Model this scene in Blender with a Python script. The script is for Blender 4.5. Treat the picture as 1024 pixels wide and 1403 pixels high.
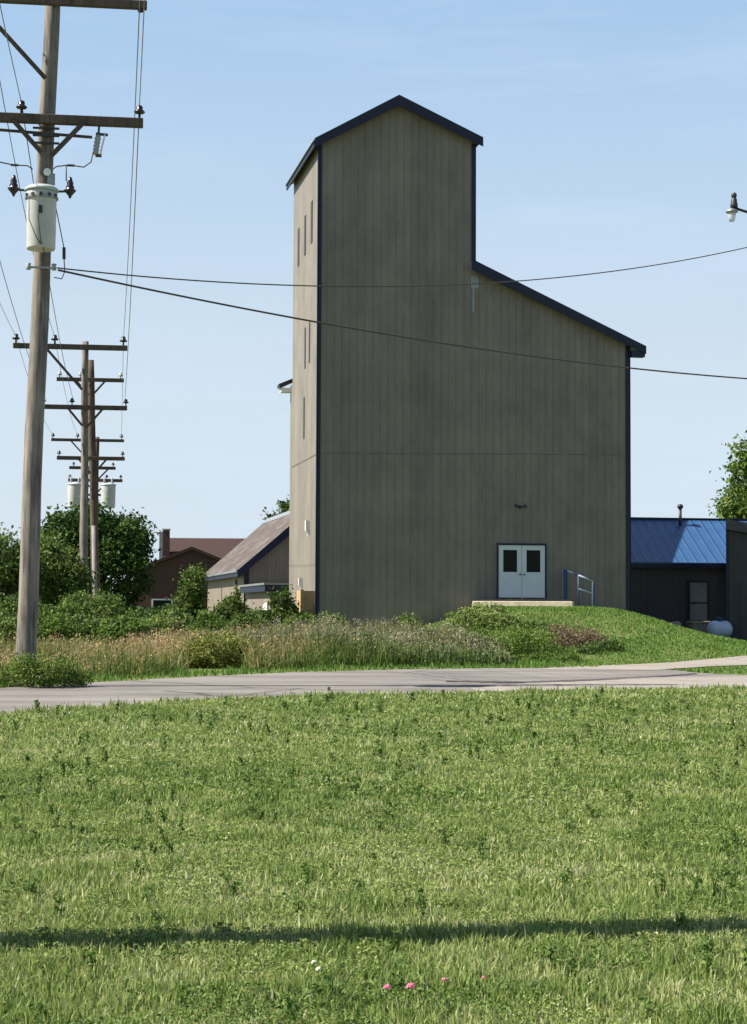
import bpy, math, random
import numpy as np
from mathutils import Matrix, Vector, noise as mnoise
R = math.radians
random.seed(7); RNG = np.random.default_rng(11)
for o in list(bpy.data.objects): bpy.data.objects.remove(o)
SC = bpy.context.scene; COL = SC.collection

# ------------------------------------------------------------ camera / light
F = 2500.0; CX, CY = 512.0, 701.5; HZ = 835.0; HC = 1.25      # photo pixels, metres
PITCH = math.atan((HZ - CY) / F); ROLL = R(0.25)
cam_d = bpy.data.cameras.new('camera'); cam = bpy.data.objects.new('camera', cam_d); COL.objects.link(cam)
cam_d.sensor_fit = 'VERTICAL'; cam_d.sensor_height = 36.0; cam_d.lens = 36.0 * F / 1403.0
cam_d.clip_start = 0.1; cam_d.clip_end = 6000
CM = Matrix.Translation((0, 0, HC)) @ Matrix.Rotation(R(90) + PITCH, 4, 'X') @ Matrix.Rotation(ROLL, 4, 'Z')
cam.matrix_world = CM; SC.camera = cam

SUN_EL = R(48); HX, HY = 0.988, 0.153                         # ground direction the shadows fall in
world = bpy.data.worlds.new('World'); SC.world = world; world.use_nodes = True
wn = world.node_tree; wn.nodes.clear()
sky = wn.nodes.new('ShaderNodeTexSky'); sky.sky_type = 'NISHITA'; sky.sun_disc = False
sky.sun_elevation = SUN_EL; sky.sun_rotation = math.atan2(-HX, -HY)
sky.altitude = 200; sky.air_density = 1.0; sky.dust_density = 0.6; sky.ozone_density = 1.6
tc = wn.nodes.new('ShaderNodeTexCoord'); mp = wn.nodes.new('ShaderNodeMapping'); mp.inputs['Scale'].default_value = (2.0, 2.0, 16.0)
mp.inputs['Rotation'].default_value = (0, R(4), 0)
nz = wn.nodes.new('ShaderNodeTexNoise'); nz.inputs['Scale'].default_value = 2.2; nz.inputs['Detail'].default_value = 5; nz.inputs['Roughness'].default_value = 0.6
cr = wn.nodes.new('ShaderNodeValToRGB'); cr.color_ramp.elements[0].position = 0.47; cr.color_ramp.elements[0].color = (0, 0, 0, 1)
cr.color_ramp.elements[1].position = 0.85; cr.color_ramp.elements[1].color = (0.45, 0.45, 0.45, 1)
mx = wn.nodes.new('ShaderNodeMixRGB'); mx.inputs['Color2'].default_value = (6.2, 7.6, 9.4, 1)
bg = wn.nodes.new('ShaderNodeBackground'); bg.inputs['Strength'].default_value = 0.055
# added sky brightening: veil over the northern half of the sky, strongest low down
sx = wn.nodes.new('ShaderNodeSeparateXYZ'); wn.links.new(tc.outputs['Generated'], sx.inputs[0])
def mrange(src, a, b, c, d):
    n = wn.nodes.new('ShaderNodeMapRange'); n.interpolation_type = 'SMOOTHSTEP'
    for k, v in zip((1, 2, 3, 4), (a, b, c, d)): n.inputs[k].default_value = v
    wn.links.new(src, n.inputs[0]); return n.outputs[0]
vy = mrange(sx.outputs[1], 0.0, 0.8, 0.0, 1.0); vz = mrange(sx.outputs[2], 0.02, 0.42, 0.93, 0.50)
vm = wn.nodes.new('ShaderNodeMath'); vm.operation = 'MULTIPLY'; wn.links.new(vy, vm.inputs[0]); wn.links.new(vz, vm.inputs[1])
sky_lift = wn.nodes.new('ShaderNodeMixRGB')
vt = mrange(sx.outputs[2], 0.10, 0.40, 0.0, 1.0); vc = wn.nodes.new('ShaderNodeMixRGB'); wn.links.new(vt, vc.inputs['Fac'])
vc.inputs['Color1'].default_value = (6.35, 7.42, 8.35, 1); vc.inputs['Color2'].default_value = (4.95, 7.6, 10.7, 1); wn.links.new(vc.outputs[0], sky_lift.inputs['Color2'])
wn.links.new(vm.outputs[0], sky_lift.inputs['Fac']); wn.links.new(sky.outputs[0], sky_lift.inputs['Color1'])
wo = wn.nodes.new('ShaderNodeOutputWorld')
L = wn.links
L.new(tc.outputs['Generated'], mp.inputs['Vector']); L.new(mp.outputs[0], nz.inputs['Vector']); L.new(nz.outputs['Fac'], cr.inputs[0])
L.new(cr.outputs[0], mx.inputs['Fac']); L.new(sky_lift.outputs[0], mx.inputs['Color1']); L.new(mx.outputs[0], bg.inputs[0]); L.new(bg.outputs[0], wo.inputs[0])
sd = bpy.data.lights.new('sun', 'SUN'); sun = bpy.data.objects.new('sun', sd); COL.objects.link(sun)
sd.energy = 5.0; sd.angle = R(0.5); sd.color = (1.0, 0.915, 0.79)
trav = Vector((HX * math.cos(SUN_EL), HY * math.cos(SUN_EL), -math.sin(SUN_EL)))
sun.rotation_mode = 'QUATERNION'; sun.rotation_quaternion = trav.to_track_quat('-Z', 'Y'); sun.location = (-30, -5, 40)
SC.view_settings.view_transform = 'Standard'; SC.view_settings.look = 'None'
SC.view_settings.exposure = 0.98; SC.view_settings.gamma = 1.0; SC.view_settings.use_curve_mapping = False
SC.render.engine = 'CYCLES'
SC.cycles.max_bounces = 6; SC.cycles.transparent_max_bounces = 8

# ------------------------------------------------------------ helpers
def at(px, py, Y):
    """world point seen at photo pixel (px,py) at distance Y ahead"""
    d = CM.to_3x3() @ Vector(((px - CX) / F, (CY - py) / F, -1.0))
    t = Y / d.y
    return Vector((d.x * t, Y, HC + d.z * t))

def sstep(a, b, x):
    t = min(1.0, max(0.0, (x - a) / (b - a))); return t * t * (3 - 2 * t)
def nsstep(a, b, x):
    t = np.clip((x - a) / (b - a), 0, 1); return t * t * (3 - 2 * t)

def terrain(x, y):
    x = np.asarray(x, float); y = np.asarray(y, float)
    z = 0.38 * nsstep(44, 66, y) * (1 - nsstep(7.5, 13.5, x))
    m = nsstep(0.6, 5.0, x) * (1 - 0.10 * nsstep(8.2, 10.2, x)) * (1 - nsstep(8.6, 13.6, x))
    bump = 0.95 * m * nsstep(43 + 4.5*nsstep(3.5, 8, x), 67, y) * (1 - nsstep(76, 88, y))
    z = z + bump
    z = z + 0.10 * nsstep(43.5, 50, y) * (np.sin(x * 0.5 + 1) * np.sin(y * 0.35)) * (1 - nsstep(60, 66, y))
    z = z - 0.02 * np.clip(y - 95, 0, 500) * 0.5
    return z
def tz(x, y): return float(terrain(x, y))

def setp(o, label=None, cat=None, group=None, kind=None):
    for k, v in (('label', label), ('category', cat), ('group', group), ('kind', kind)):
        if v: o[k] = v
    return o
def empty(name, loc, rz=0, **kw):
    o = bpy.data.objects.new(name, None); COL.objects.link(o); o.location = loc; o.rotation_euler = (0, 0, rz)
    o.empty_display_size = 0.3
    return setp(o, **kw)

class MB:
    def __init__(s): s.v = []; s.f = []
    def add(s, vs, fs):
        b = len(s.v); s.v += [tuple(v) for v in vs]; s.f += [tuple(i + b for i in f) for f in fs]; return s
    def box(s, x0, x1, y0, y1, z0, z1):
        return s.add([(x0,y0,z0),(x1,y0,z0),(x1,y1,z0),(x0,y1,z0),(x0,y0,z1),(x1,y0,z1),(x1,y1,z1),(x0,y1,z1)],
                     [(0,3,2,1),(4,5,6,7),(0,1,5,4),(1,2,6,5),(2,3,7,6),(3,0,4,7)])
    def prism(s, poly, y0, y1):
        """poly in (x,z), counter-clockwise seen from -y, extruded along y"""
        n = len(poly)
        vs = [(x, y0, z) for x, z in poly] + [(x, y1, z) for x, z in poly]
        fs = [tuple(range(n)), tuple(range(2*n-1, n-1, -1))]
        for i in range(n):
            j = (i + 1) % n; fs.append((j, i, i + n, j + n))
        return s.add(vs, fs)
    def prism_x(s, poly, x0, x1):
        """poly in (y,z) extruded along x"""
        n = len(poly)
        vs = [(x0, y, z) for y, z in poly] + [(x1, y, z) for y, z in poly]
        fs = [tuple(range(n-1, -1, -1)), tuple(range(n, 2*n))]
        for i in range(n):
            j = (i + 1) % n; fs.append((i, j, j + n, i + n))
        return s.add(vs, fs)
    def bar(s, a, b, w, h=None, up=(0, 0, 1)):
        a = Vector(a); b = Vector(b); h = h or w
        d = (b - a).normalized(); u = Vector(up)
        if abs(d.dot(u)) > .98: u = Vector((0, 1, 0))
        p = d.cross(u).normalized(); q = p.cross(d).normalized()
        vs = [e + p * (sx * w / 2) + q * (sz * h / 2) for e in (a, b) for sx, sz in ((-1,-1),(1,-1),(1,1),(-1,1))]
        return s.add(vs, [(3,2,1,0),(4,5,6,7),(0,1,5,4),(1,2,6,5),(2,3,7,6),(3,0,4,7)])
    def tube(s, pts, r, n=8, cap=True):
        pts = [Vector(p) for p in pts]; rs = r if hasattr(r, '__len__') else [r] * len(pts)
        b = len(s.v); ref = None
        for i, p in enumerate(pts):
            d = (pts[min(i+1, len(pts)-1)] - pts[max(i-1, 0)]).normalized()
            if ref is None: ref = Vector((0,0,1)) if abs(d.z) < .9 else Vector((1,0,0))
            x = d.cross(ref).normalized(); y = d.cross(x).normalized()
            ref = -y if False else ref
            for k in range(n):
                a = 2 * math.pi * k / n
                s.v.append(tuple(p + x * (math.cos(a) * rs[i]) + y * (math.sin(a) * rs[i])))
        for i in range(len(pts) - 1):
            for k in range(n):
                k2 = (k + 1) % n
                s.f.append((b+i*n+k, b+i*n+k2, b+(i+1)*n+k2, b+(i+1)*n+k))
        if cap:
            s.f.append(tuple(b + k for k in range(n-1, -1, -1))); s.f.append(tuple(b + (len(pts)-1)*n + k for k in range(n)))
        return s
    def lathe(s, prof, c=(0,0,0), n=12, axis='z'):
        c = Vector(c); pts = []
        b = len(s.v)
        for r, z in prof:
            for k in range(n):
                a = 2*math.pi*k/n
                v = (r*math.cos(a), r*math.sin(a), z) if axis == 'z' else (z, r*math.cos(a), r*math.sin(a))
                s.v.append(tuple(c + Vector(v)))
        m = len(prof)
        for i in range(m-1):
            for k in range(n):
                k2 = (k+1) % n; s.f.append((b+i*n+k, b+i*n+k2, b+(i+1)*n+k2, b+(i+1)*n+k))
        s.f.append(tuple(b+k for k in range(n-1,-1,-1))); s.f.append(tuple(b+(m-1)*n+k for k in range(n)))
        return s
    def xform(s, M):
        s.v = [tuple(M @ Vector(v)) for v in s.v]; return s
    def build(s, name, mat, parent=None, smooth=False, bevel=0):
        me = bpy.data.meshes.new(name); me.from_pydata(s.v, [], s.f); me.update()
        import bmesh
        bm = bmesh.new(); bm.from_mesh(me); bmesh.ops.recalc_face_normals(bm, faces=bm.faces)
        if bevel: bmesh.ops.bevel(bm, geom=list(bm.edges), offset=bevel, segments=1, affect='EDGES')
        bm.to_mesh(me); bm.free()
        if smooth:
            for p in me.polygons: p.use_smooth = len(p.vertices) <= 4
        me.materials.append(mat)
        o = bpy.data.objects.new(name, me); COL.objects.link(o)
        if parent is not None: o.parent = parent
        return o

def np_mesh(name, V, T, tint, mat, parent=None):
    """V (n,3), T (m,3) triangles, tint (n,)"""
    me = bpy.data.meshes.new(name)
    me.vertices.add(len(V)); me.vertices.foreach_set('co', V.astype(np.float32).ravel())
    me.loops.add(T.size); me.loops.foreach_set('vertex_index', T.astype(np.int32).ravel())
    me.polygons.add(len(T)); me.polygons.foreach_set('loop_start', np.arange(0, T.size, 3, dtype=np.int32))
    me.update(calc_edges=True)
    a = me.attributes.new('tint', 'FLOAT', 'POINT'); a.data.foreach_set('value', tint.astype(np.float32))
    me.materials.append(mat)
    o = bpy.data.objects.new(name, me); COL.objects.link(o)
    if parent is not None: o.parent = parent
    return o

# ------------------------------------------------------------ materials
def nodes(name):
    m = bpy.data.materials.new(name); m.use_nodes = True; nt = m.node_tree
    return m, nt, nt.nodes['Principled BSDF']
def N(nt, t, **kw):
    n = nt.nodes.new(t)
    for k, v in kw.items():
        if k in n.inputs: n.inputs[k].default_value = v
        else: setattr(n, k, v)
    return n
def ramp(nt, src, stops):
    r = nt.nodes.new('ShaderNodeValToRGB'); e = r.color_ramp.elements
    while len(e) < len(stops): e.new(0.5)
    for i, (p, c) in enumerate(stops):
        e[i].position = p; e[i].color = (*c, 1)
    nt.links.new(src, r.inputs[0]); return r
def coords(nt, scale=(1,1,1), kind='Object'):
    t = nt.nodes.new('ShaderNodeTexCoord'); m = nt.nodes.new('ShaderNodeMapping'); m.inputs['Scale'].default_value = scale
    nt.links.new(t.outputs[kind], m.inputs['Vector']); return m.outputs[0]
def plain(name, col, rough=0.6, metal=0.0, var=0.15, scale=3.0, bump=0.0, spec=0.5, stretch=(1,1,1)):
    m, nt, b = nodes(name)
    c = coords(nt, stretch); n = N(nt, 'ShaderNodeTexNoise', Scale=scale, Detail=6.0, Roughness=0.65); nt.links.new(c, n.inputs['Vector'])
    lo = tuple(x * (1 - var) for x in col); hi = tuple(min(1, x * (1 + var)) for x in col)
    r = ramp(nt, n.outputs['Fac'], [(0.3, lo), (0.7, hi)]); nt.links.new(r.outputs[0], b.inputs['Base Color'])
    b.inputs['Roughness'].default_value = rough; b.inputs['Metallic'].default_value = metal
    b.inputs['Specular IOR Level'].default_value = spec
    if bump:
        bp = N(nt, 'ShaderNodeBump', Strength=bump, Distance=0.02); nt.links.new(n.outputs['Fac'], bp.inputs['Height']); nt.links.new(bp.outputs[0], b.inputs['Normal'])
    return m

def siding(name, col, rib=0.30, depth=0.6, stain=0.22, axis='xy', rough=0.55, seams=(7.22,)):
    """vertical ribbed metal siding with weather streaks"""
    m, nt, b = nodes(name)
    t = nt.nodes.new('ShaderNodeTexCoord'); sp = nt.nodes.new('ShaderNodeSeparateXYZ'); nt.links.new(t.outputs['Object'], sp.inputs[0])
    ad = N(nt, 'ShaderNodeMath', operation='ADD'); nt.links.new(sp.outputs[0], ad.inputs[0]); nt.links.new(sp.outputs[1], ad.inputs[1])
    dv = N(nt, 'ShaderNodeMath', operation='DIVIDE'); nt.links.new(ad.outputs[0], dv.inputs[0]); dv.inputs[1].default_value = rib
    fr = N(nt, 'ShaderNodeMath', operation='FRACT'); nt.links.new(dv.outputs[0], fr.inputs[0])
    prof = ramp(nt, fr.outputs[0], [(0.0, (0,0,0)), (0.04, (1,1,1)), (0.12, (1,1,1)), (0.17, (.35,.35,.35)), (0.5, (.3,.3,.3)), (0.54, (.5,.5,.5)), (0.58, (.3,.3,.3)), (0.96, (.35,.35,.35)), (1.0, (0,0,0))])
    # panel tone (one value per sheet ~0.9 m)
    fl = N(nt, 'ShaderNodeMath', operation='DIVIDE'); nt.links.new(ad.outputs[0], fl.inputs[0]); fl.inputs[1].default_value = rib * 3
    f2 = N(nt, 'ShaderNodeMath', operation='FLOOR'); nt.links.new(fl.outputs[0], f2.inputs[0])
    wnz = N(nt, 'ShaderNodeTexWhiteNoise', noise_dimensions='1D'); nt.links.new(f2.outputs[0], wnz.inputs['W'])
    c1 = coords(nt, (1.0, 1.0, 0.09)); n1 = N(nt, 'ShaderNodeTexNoise', Scale=3.5, Detail=7.0, Roughness=0.7); nt.links.new(c1, n1.inputs['Vector'])
    c2 = coords(nt, (1, 1, 0.6)); n2 = N(nt, 'ShaderNodeTexNoise', Scale=0.8, Detail=7.0, Roughness=0.7); nt.links.new(c2, n2.inputs['Vector'])
    s = N(nt, 'ShaderNodeMath', operation='MULTIPLY_ADD'); nt.links.new(n1.outputs['Fac'], s.inputs[0]); s.inputs[1].default_value = 0.26
    s2 = N(nt, 'ShaderNodeMath', operation='MULTIPLY'); nt.links.new(n2.outputs['Fac'], s2.inputs[0]); s2.inputs[1].default_value = 0.62
    nt.links.new(s2.outputs[0], s.inputs[2])
    s3 = N(nt, 'ShaderNodeMath', operation='MULTIPLY_ADD'); nt.links.new(wnz.outputs['Value'], s3.inputs[0]); s3.inputs[1].default_value = 0.07; nt.links.new(s.outputs[0], s3.inputs[2])
    r = ramp(nt, s3.outputs[0], [(0.32, tuple(x*(1-stain) for x in col)), (0.66, tuple(x*(1+stain*0.7) for x in col))])
    # groove colour darker at both edges of each rib
    g = ramp(nt, fr.outputs[0], [(0.0, (.60,.60,.60)), (0.05, (1,1,1)), (0.13, (1,1,1)), (0.17, (.72,.72,.72)), (0.22, (.97,.97,.97)), (0.96, (.97,.97,.97)), (1.0, (.60,.60,.60))])
    mm = N(nt, 'ShaderNodeMixRGB', blend_type='MULTIPLY', Fac=0.8); nt.links.new(r.outputs[0], mm.inputs['Color1']); nt.links.new(g.outputs[0], mm.inputs['Color2'])
    last = mm.outputs[0]
    for sz in seams:
        sb = N(nt, 'ShaderNodeMath', operation='SUBTRACT'); nt.links.new(sp.outputs[2], sb.inputs[0]); sb.inputs[1].default_value = sz
        ab = N(nt, 'ShaderNodeMath', operation='ABSOLUTE'); nt.links.new(sb.outputs[0], ab.inputs[0])
        wob = N(nt, 'ShaderNodeMath', operation='MULTIPLY'); nt.links.new(n1.outputs['Fac'], wob.inputs[0]); wob.inputs[1].default_value = 0.09
        lt = N(nt, 'ShaderNodeMath', operation='LESS_THAN'); nt.links.new(ab.outputs[0], lt.inputs[0]); nt.links.new(wob.outputs[0], lt.inputs[1])
        ml = N(nt, 'ShaderNodeMath', operation='MULTIPLY'); nt.links.new(lt.outputs[0], ml.inputs[0]); ml.inputs[1].default_value = 0.42
        mk = N(nt, 'ShaderNodeMixRGB', blend_type='MIX'); nt.links.new(ml.outputs[0], mk.inputs['Fac']); nt.links.new(last, mk.inputs['Color1']); mk.inputs['Color2'].default_value = (0.05, 0.045, 0.04, 1)
        last = mk.outputs[0]
    nt.links.new(last, b.inputs['Base Color'])
    bp = N(nt, 'ShaderNodeBump', Strength=depth, Distance=0.03); nt.links.new(prof.outputs[0], bp.inputs['Height']); nt.links.new(bp.outputs[0], b.inputs['Normal'])
    b.inputs['Roughness'].default_value = rough; b.inputs['Specular IOR Level'].default_value = 0.35
    return m

def leafmat(name, stops, trans=0.35, rough=0.6):
    m, nt, b = nodes(name)
    a = N(nt, 'ShaderNodeAttribute', attribute_name='tint')
    r = ramp(nt, a.outputs['Fac'], stops)
    nt.links.new(r.outputs[0], b.inputs['Base Color']); b.inputs['Roughness'].default_value = rough; b.inputs['Specular IOR Level'].default_value = 0.25
    tr = nt.nodes.new('ShaderNodeBsdfTranslucent'); nt.links.new(r.outputs[0], tr.inputs[0])
    mxs = nt.nodes.new('ShaderNodeMixShader'); mxs.inputs[0].default_value = trans
    out = nt.nodes['Material Output']
    nt.links.new(b.outputs[0], mxs.inputs[1]); nt.links.new(tr.outputs[0], mxs.inputs[2]); nt.links.new(mxs.outputs[0], out.inputs[0])
    return m

def ground_mat(name, cols, s1=0.35, s2=6.0, bump=0.4, rough=0.95):
    m, nt, b = nodes(name)
    c = coords(nt); n1 = N(nt, 'ShaderNodeTexNoise', Scale=s1, Detail=4.0); n2 = N(nt, 'ShaderNodeTexNoise', Scale=s2, Detail=8.0, Roughness=0.7)
    nt.links.new(c, n1.inputs['Vector']); nt.links.new(c, n2.inputs['Vector'])
    s = N(nt, 'ShaderNodeMath', operation='ADD'); nt.links.new(n1.outputs['Fac'], s.inputs[0]); nt.links.new(n2.outputs['Fac'], s.inputs[1])
    h = N(nt, 'ShaderNodeMath', operation='MULTIPLY'); nt.links.new(s.outputs[0], h.inputs[0]); h.inputs[1].default_value = 0.5
    k = len(cols); r = ramp(nt, h.outputs[0], [(0.36 + 0.28 * i / (k - 1), cc) for i, cc in enumerate(cols)])
    nt.links.new(r.outputs[0], b.inputs['Base Color']); b.inputs['Roughness'].default_value = rough; b.inputs['Specular IOR Level'].default_value = 0.2
    bp = N(nt, 'ShaderNodeBump', Strength=bump, Distance=0.03); nt.links.new(n2.outputs['Fac'], bp.inputs['Height']); nt.links.new(bp.outputs[0], b.inputs['Normal'])
    return m

def wood_pole_mat(name, light, dark):
    m, nt, b = nodes(name)
    c = coords(nt, (14, 14, 0.7)); n = N(nt, 'ShaderNodeTexNoise', Scale=1.6, Detail=8.0, Roughness=0.75); nt.links.new(c, n.inputs['Vector'])
    c2 = coords(nt, (3, 3, 0.8)); n2 = N(nt, 'ShaderNodeTexNoise', Scale=1.6, Detail=5.0, Roughness=0.6); nt.links.new(c2, n2.inputs['Vector'])
    s = N(nt, 'ShaderNodeMath', operation='MULTIPLY_ADD'); nt.links.new(n.outputs['Fac'], s.inputs[0]); s.inputs[1].default_value = 0.6
    q = N(nt, 'ShaderNodeMath', operation='MULTIPLY'); nt.links.new(n2.outputs['Fac'], q.inputs[0]); q.inputs[1].default_value = 0.4; nt.links.new(q.outputs[0], s.inputs[2])
    r = ramp(nt, s.outputs[0], [(0.36, dark), (0.5, tuple((a+b2)/2 for a, b2 in zip(light, dark))), (0.64, light)])
    nt.links.new(r.outputs[0], b.inputs['Base Color']); b.inputs['Roughness'].default_value = 0.85; b.inputs['Specular IOR Level'].default_value = 0.2
    bp = N(nt, 'ShaderNodeBump', Strength=0.8, Distance=0.012); nt.links.new(n.outputs['Fac'], bp.inputs['Height']); nt.links.new(bp.outputs[0], b.inputs['Normal'])
    return m

def ribbed_roof(name, cols, step=0.3, axis=0, depth=0.8, rough=0.4, metal=0.0, noise_scale=2.0, stretch=(1,1,1)):
    m, nt, b = nodes(name)
    t = nt.nodes.new('ShaderNodeTexCoord'); sp = nt.nodes.new('ShaderNodeSeparateXYZ'); nt.links.new(t.outputs['Object'], sp.inputs[0])
    dv = N(nt, 'ShaderNodeMath', operation='DIVIDE'); nt.links.new(sp.outputs[axis], dv.inputs[0]); dv.inputs[1].default_value = step
    fr = N(nt, 'ShaderNodeMath', operation='FRACT'); nt.links.new(dv.outputs[0], fr.inputs[0])
    pr = ramp(nt, fr.outputs[0], [(0, (0,0,0)), (0.1, (1,1,1)), (0.2, (1,1,1)), (0.3, (0,0,0))])
    c = coords(nt, stretch); n = N(nt, 'ShaderNodeTexNoise', Scale=noise_scale, Detail=6.0, Roughness=0.7); nt.links.new(c, n.inputs['Vector'])
    k = len(cols); r = ramp(nt, n.outputs['Fac'], [(0.35 + 0.3*i/(k-1), cc) for i, cc in enumerate(cols)])
    g = ramp(nt, fr.outputs[0], [(0, (.6,.6,.6)), (0.1, (1,1,1)), (0.22, (1,1,1)), (0.34, (.65,.65,.65)), (0.45, (.95,.95,.95)), (1, (.9,.9,.9))])
    mm = N(nt, 'ShaderNodeMixRGB', blend_type='MULTIPLY', Fac=0.7); nt.links.new(r.outputs[0], mm.inputs['Color1']); nt.links.new(g.outputs[0], mm.inputs['Color2'])
    nt.links.new(mm.outputs[0], b.inputs['Base Color'])
    bp = N(nt, 'ShaderNodeBump', Strength=depth, Distance=0.03); nt.links.new(pr.outputs[0], bp.inputs['Height']); nt.links.new(bp.outputs[0], b.inputs['Normal'])
    b.inputs['Roughness'].default_value = rough; b.inputs['Metallic'].default_value = metal
    return m

def brick_mat(name):
    m, nt, b = nodes(name)
    t = nt.nodes.new('ShaderNodeTexCoord'); sp = nt.nodes.new('ShaderNodeSeparateXYZ'); nt.links.new(t.outputs['Object'], sp.inputs[0])
    ad = N(nt, 'ShaderNodeMath', operation='ADD'); nt.links.new(sp.outputs[0], ad.inputs[0]); nt.links.new(sp.outputs[1], ad.inputs[1])
    cb = nt.nodes.new('ShaderNodeCombineXYZ'); nt.links.new(ad.outputs[0], cb.inputs[0]); nt.links.new(sp.outputs[2], cb.inputs[1])
    bt = nt.nodes.new('ShaderNodeTexBrick'); nt.links.new(cb.outputs[0], bt.inputs['Vector'])
    bt.inputs['Scale'].default_value = 4.0; bt.inputs['Color1'].default_value = (0.085, 0.038, 0.032, 1); bt.inputs['Color2'].default_value = (0.06, 0.03, 0.026, 1); bt.inputs['Mortar'].default_value = (0.075, 0.06, 0.055, 1)
    nt.links.new(bt.outputs['Color'], b.inputs['Base Color']); b.inputs['Roughness'].default_value = 0.9
    return m

M = {}
M['siding'] = siding('taupe_siding', (0.232, 0.210, 0.180), stain=0.32, seams=())
M['siding_dark'] = siding('charcoal_siding', (0.070, 0.070, 0.074), seams=())
M['siding_barn'] = siding('weathered_siding', (0.25, 0.215, 0.175), rib=0.2, stain=0.3, seams=())
M['navy'] = plain('navy_trim', (0.004, 0.008, 0.036), 0.5, var=0.25)
M['navy_roof'] = ribbed_roof('navy_roof', [(0.008, 0.014, 0.04), (0.013, 0.02, 0.05)])
M['blue_roof'] = ribbed_roof('blue_roof', [(0.032, 0.095, 0.235), (0.042, 0.115, 0.27)], step=0.46, rough=0.35)
M['rust_roof'] = ribbed_roof('rust_roof', [(0.072, 0.046, 0.034), (0.08, 0.062, 0.050), (0.15, 0.132, 0.115)], step=0.6, axis=1, rough=0.7, noise_scale=1.3, stretch=(1, .35, 1))
M['white'] = plain('white_paint', (0.74, 0.76, 0.78), 0.5, var=0.06)
M['door_white'] = plain('door_white', (0.62, 0.68, 0.74), 0.45, var=0.05)
M['glass'] = plain('dark_glass', (0.008, 0.012, 0.012), 0.35, var=0.3, spec=0.15)
M['dull_glass'] = plain('dull_glass', (0.20, 0.23, 0.24), 0.25, var=0.2)
M['concrete'] = plain('concrete', (0.62, 0.54, 0.41), 0.9, var=0.2, scale=5, bump=0.3)
M['stone'] = plain('pale_block', (0.42, 0.38, 0.32), 0.9, var=0.2, scale=5, bump=0.3)
M['plywood'] = plain('plywood', (0.42, 0.29, 0.14), 0.8, var=0.2, scale=6)
M['rail_blue'] = plain('rail_blue', (0.02, 0.05, 0.14), 0.5)
M['rail_pale'] = plain('rail_pale', (0.42, 0.5, 0.6), 0.4)
M['galv'] = plain('galvanised', (0.30, 0.32, 0.33), 0.45, 0.6)
M['dark_metal'] = plain('dark_metal', (0.05, 0.05, 0.055), 0.5, 0.4)
M['wire'] = plain('wire_metal', (0.17, 0.18, 0.20), 0.6, 0.0)
M['cable'] = plain('cable_black', (0.055, 0.055, 0.06), 0.7)
M['porcelain'] = plain('brown_porcelain', (0.03, 0.02, 0.03), 0.25)
M['porcelain_grey'] = plain('grey_porcelain', (0.35, 0.36, 0.38), 0.3)
M['tank_grey'] = plain('transformer_grey', (0.50, 0.51, 0.52), 0.45, var=0.1, scale=4)
M['tank_lid'] = plain('transformer_lid', (0.46, 0.53, 0.54), 0.45, var=0.1)
M['pole_grey'] = wood_pole_mat('pole_grey', (0.36, 0.325, 0.29), (0.055, 0.050, 0.048))
M['pole_brown'] = wood_pole_mat('pole_brown', (0.15, 0.115, 0.095), (0.05, 0.038, 0.033))
M['pole_pale'] = wood_pole_mat('pole_pale', (0.34, 0.33, 0.33), (0.16, 0.15, 0.15))
M['arm_wood'] = wood_pole_mat('arm_wood', (0.13, 0.10, 0.085), (0.05, 0.04, 0.035))
M['propane'] = plain('propane_paint', (0.55, 0.64, 0.76), 0.4, var=0.08)
M['brick'] = brick_mat('brick')
M['red_roof'] = plain('red_shingle', (0.045, 0.022, 0.02), 0.9, var=0.25, scale=6)
M['bark'] = plain('bark', (0.09, 0.07, 0.05), 0.9, var=0.3, scale=8, bump=0.5)
M['pink'] = plain('clover_pink', (0.75, 0.25, 0.38), 0.7)
M['stem'] = plain('stem_green', (0.08, 0.15, 0.03), 0.7)
M['petal_white'] = plain('petal_white', (0.75, 0.72, 0.6), 0.7)
M['lawn_soil'] = ground_mat('lawn_soil', [(0.07, 0.10, 0.025), (0.11, 0.14, 0.04), (0.17, 0.17, 0.065)])
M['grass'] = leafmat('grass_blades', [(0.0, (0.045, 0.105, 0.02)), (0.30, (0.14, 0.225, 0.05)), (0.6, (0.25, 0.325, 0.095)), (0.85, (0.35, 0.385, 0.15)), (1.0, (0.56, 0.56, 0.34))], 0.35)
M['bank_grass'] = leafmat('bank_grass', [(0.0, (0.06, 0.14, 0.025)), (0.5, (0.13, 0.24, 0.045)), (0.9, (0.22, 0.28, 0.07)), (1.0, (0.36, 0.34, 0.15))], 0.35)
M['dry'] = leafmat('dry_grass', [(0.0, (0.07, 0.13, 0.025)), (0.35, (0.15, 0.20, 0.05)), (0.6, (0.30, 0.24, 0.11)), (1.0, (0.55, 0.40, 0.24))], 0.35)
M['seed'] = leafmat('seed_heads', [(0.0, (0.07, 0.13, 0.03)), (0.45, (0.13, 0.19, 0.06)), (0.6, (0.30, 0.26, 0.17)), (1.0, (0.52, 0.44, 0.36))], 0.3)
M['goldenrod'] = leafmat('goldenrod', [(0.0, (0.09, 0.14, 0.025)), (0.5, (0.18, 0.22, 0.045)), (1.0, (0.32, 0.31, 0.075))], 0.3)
M['leaf_dark'] = leafmat('leaf_dark', [(0.0, (0.022, 0.055, 0.012)), (0.6, (0.045, 0.10, 0.02)), (1.0, (0.09, 0.17, 0.03))], 0.28)
M['leaf_mid'] = leafmat('leaf_mid', [(0.0, (0.045, 0.09, 0.018)), (0.6, (0.10, 0.165, 0.034)), (1.0, (0.20, 0.27, 0.075))], 0.3)
M['leaf_light'] = leafmat('leaf_light', [(0.0, (0.06, 0.12, 0.02)), (0.6, (0.12, 0.20, 0.035)), (1.0, (0.24, 0.31, 0.07))], 0.35)
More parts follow.
